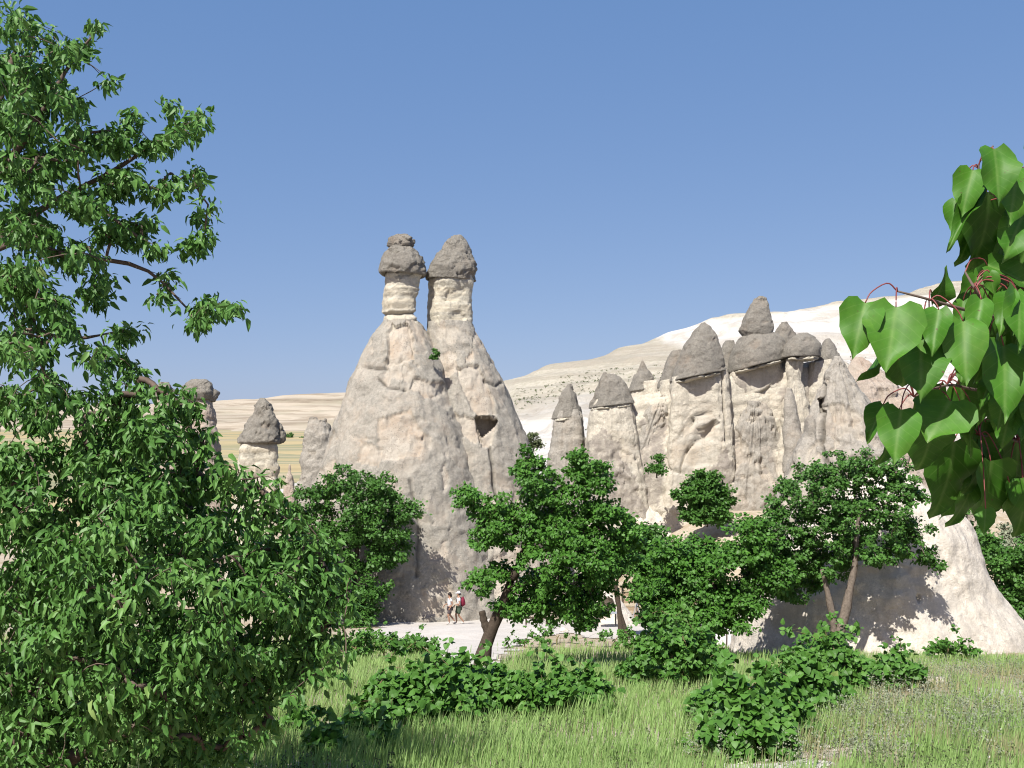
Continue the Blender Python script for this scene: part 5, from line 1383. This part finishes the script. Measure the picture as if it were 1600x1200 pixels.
# ------------------------------------------------------------------ small things by the path
M['wood'] = plain('weathered_wood', (0.42, 0.31, 0.20), 0.9, 0.1, 0.25, 12)
M['dark_wood'] = plain('dark_wood', (0.10, 0.075, 0.055), 0.9, 0.1, 0.25, 12)
M['grey_metal'] = plain('grey_metal', (0.38, 0.40, 0.44), 0.5, 0.4, 0.1)
M['white_wall'] = plain('whitewash', (0.80, 0.80, 0.82), 0.9, 0.1, 0.05, 2.0)
def onground(u, v, d):
    p_ = P(u, v, d); p_[2] = float(h(p_[0], d)); return p_
g = onground(985, 960, 60)
t = thing('display_rack', 'wooden stall rack with shelves beside the tent-shaped rock', 'rack', g)
for sx in (-.42, .42):
    for sy in (-.2, .2): part('post', *box(g + [sx, sy, 1.05], (.07, .07, 2.1)), M['dark_wood'], t)
for z in (.55, .95, 1.35, 1.75): part('shelf', *box(g + [0, 0, z], (.78, .45, .16)), M['wood'], t)
part('roof_board', *box(g + [0, 0, 2.14], (1.1, .7, .06)), M['dark_wood'], t)
g = onground(995, 975, 57.5)
t = thing('easel', 'light metal A-frame stand right of the wooden rack', 'stand', g)
for q in ([-.35, -.1], [.35, -.1], [0, .35]):
    V, F = tube([g + [q[0], q[1], 0], g + [0, .05, 1.35]], .022, 6); part('leg', V, F, M['grey_metal'], t)
V, F = tube([g + [-.2, -.06, .55], g + [.2, -.06, .55]], .018, 6); part('crossbar', V, F, M['grey_metal'], t)
g = onground(948, 975, 55.2); g[2] += .02
t = thing('folding_table', 'small grey table standing before the arched niche', 'table', g)
part('table_top', *box(g + [0, 0, .72], (1.05, .55, .05)), M['grey_metal'], t)
for sx in (-.45, .45):
    for sy in (-.22, .22): part('leg', *box(g + [sx, sy, .345], (.04, .04, .69)), M['dark_metal'], t)
g = onground(838, 975, 56)
t = thing('bench', 'low dark wooden bench on the white path behind the leaning tree', 'bench', g)
part('seat', *box(g + [0, 0, .42], (1.3, .35, .06)), M['dark_wood'], t)
part('backrest', *box(g + [0, .2, .72], (1.3, .05, .22)), M['dark_wood'], t)
for sx in (-.52, .52): part('leg', *box(g + [sx, .03, .20], (.08, .3, .39)), M['dark_wood'], t)
for sx in (-.52, .52): part('back_post', *box(g + [sx, .235, .42], (.06, .02, .84)), M['dark_wood'], t)
g = onground(1122, 1000, 41)
t = thing('garden_wall', 'low white wall behind the low spreading tree', 'wall', g)
part('wall', *box(g + [0, 0, .40], (2.6, .25, 1.1)), M['white_wall'], t)
part('coping', *box(g + [0, 0, .98], (2.7, .34, .06)), M['grey_metal'], t)
g = onground(1135, 1012, 38)
t = thing('sapling', 'bare little sapling standing against the low white wall', 'sapling', g)
V, F = tube(curve_pts([g - [0, 0, .1], g + [.02, 0, .5], g + [0, 0, .8]], 8), np.linspace(.03, .02, 8), 6); part('trunk', V, F, M['dark_bark'], t)
for q in ([-.22, 0, 1.25], [.05, .1, 1.4], [.28, 0, 1.3], [.16, -.1, 1.2]):
    V, F = tube(curve_pts([g + [0, 0, .72], g + np.array(q) * [.6, .6, .8], g + np.array(q)], 7), np.linspace(.018, .006, 7), 5); part('branch', V, F, M['dark_bark'], t)
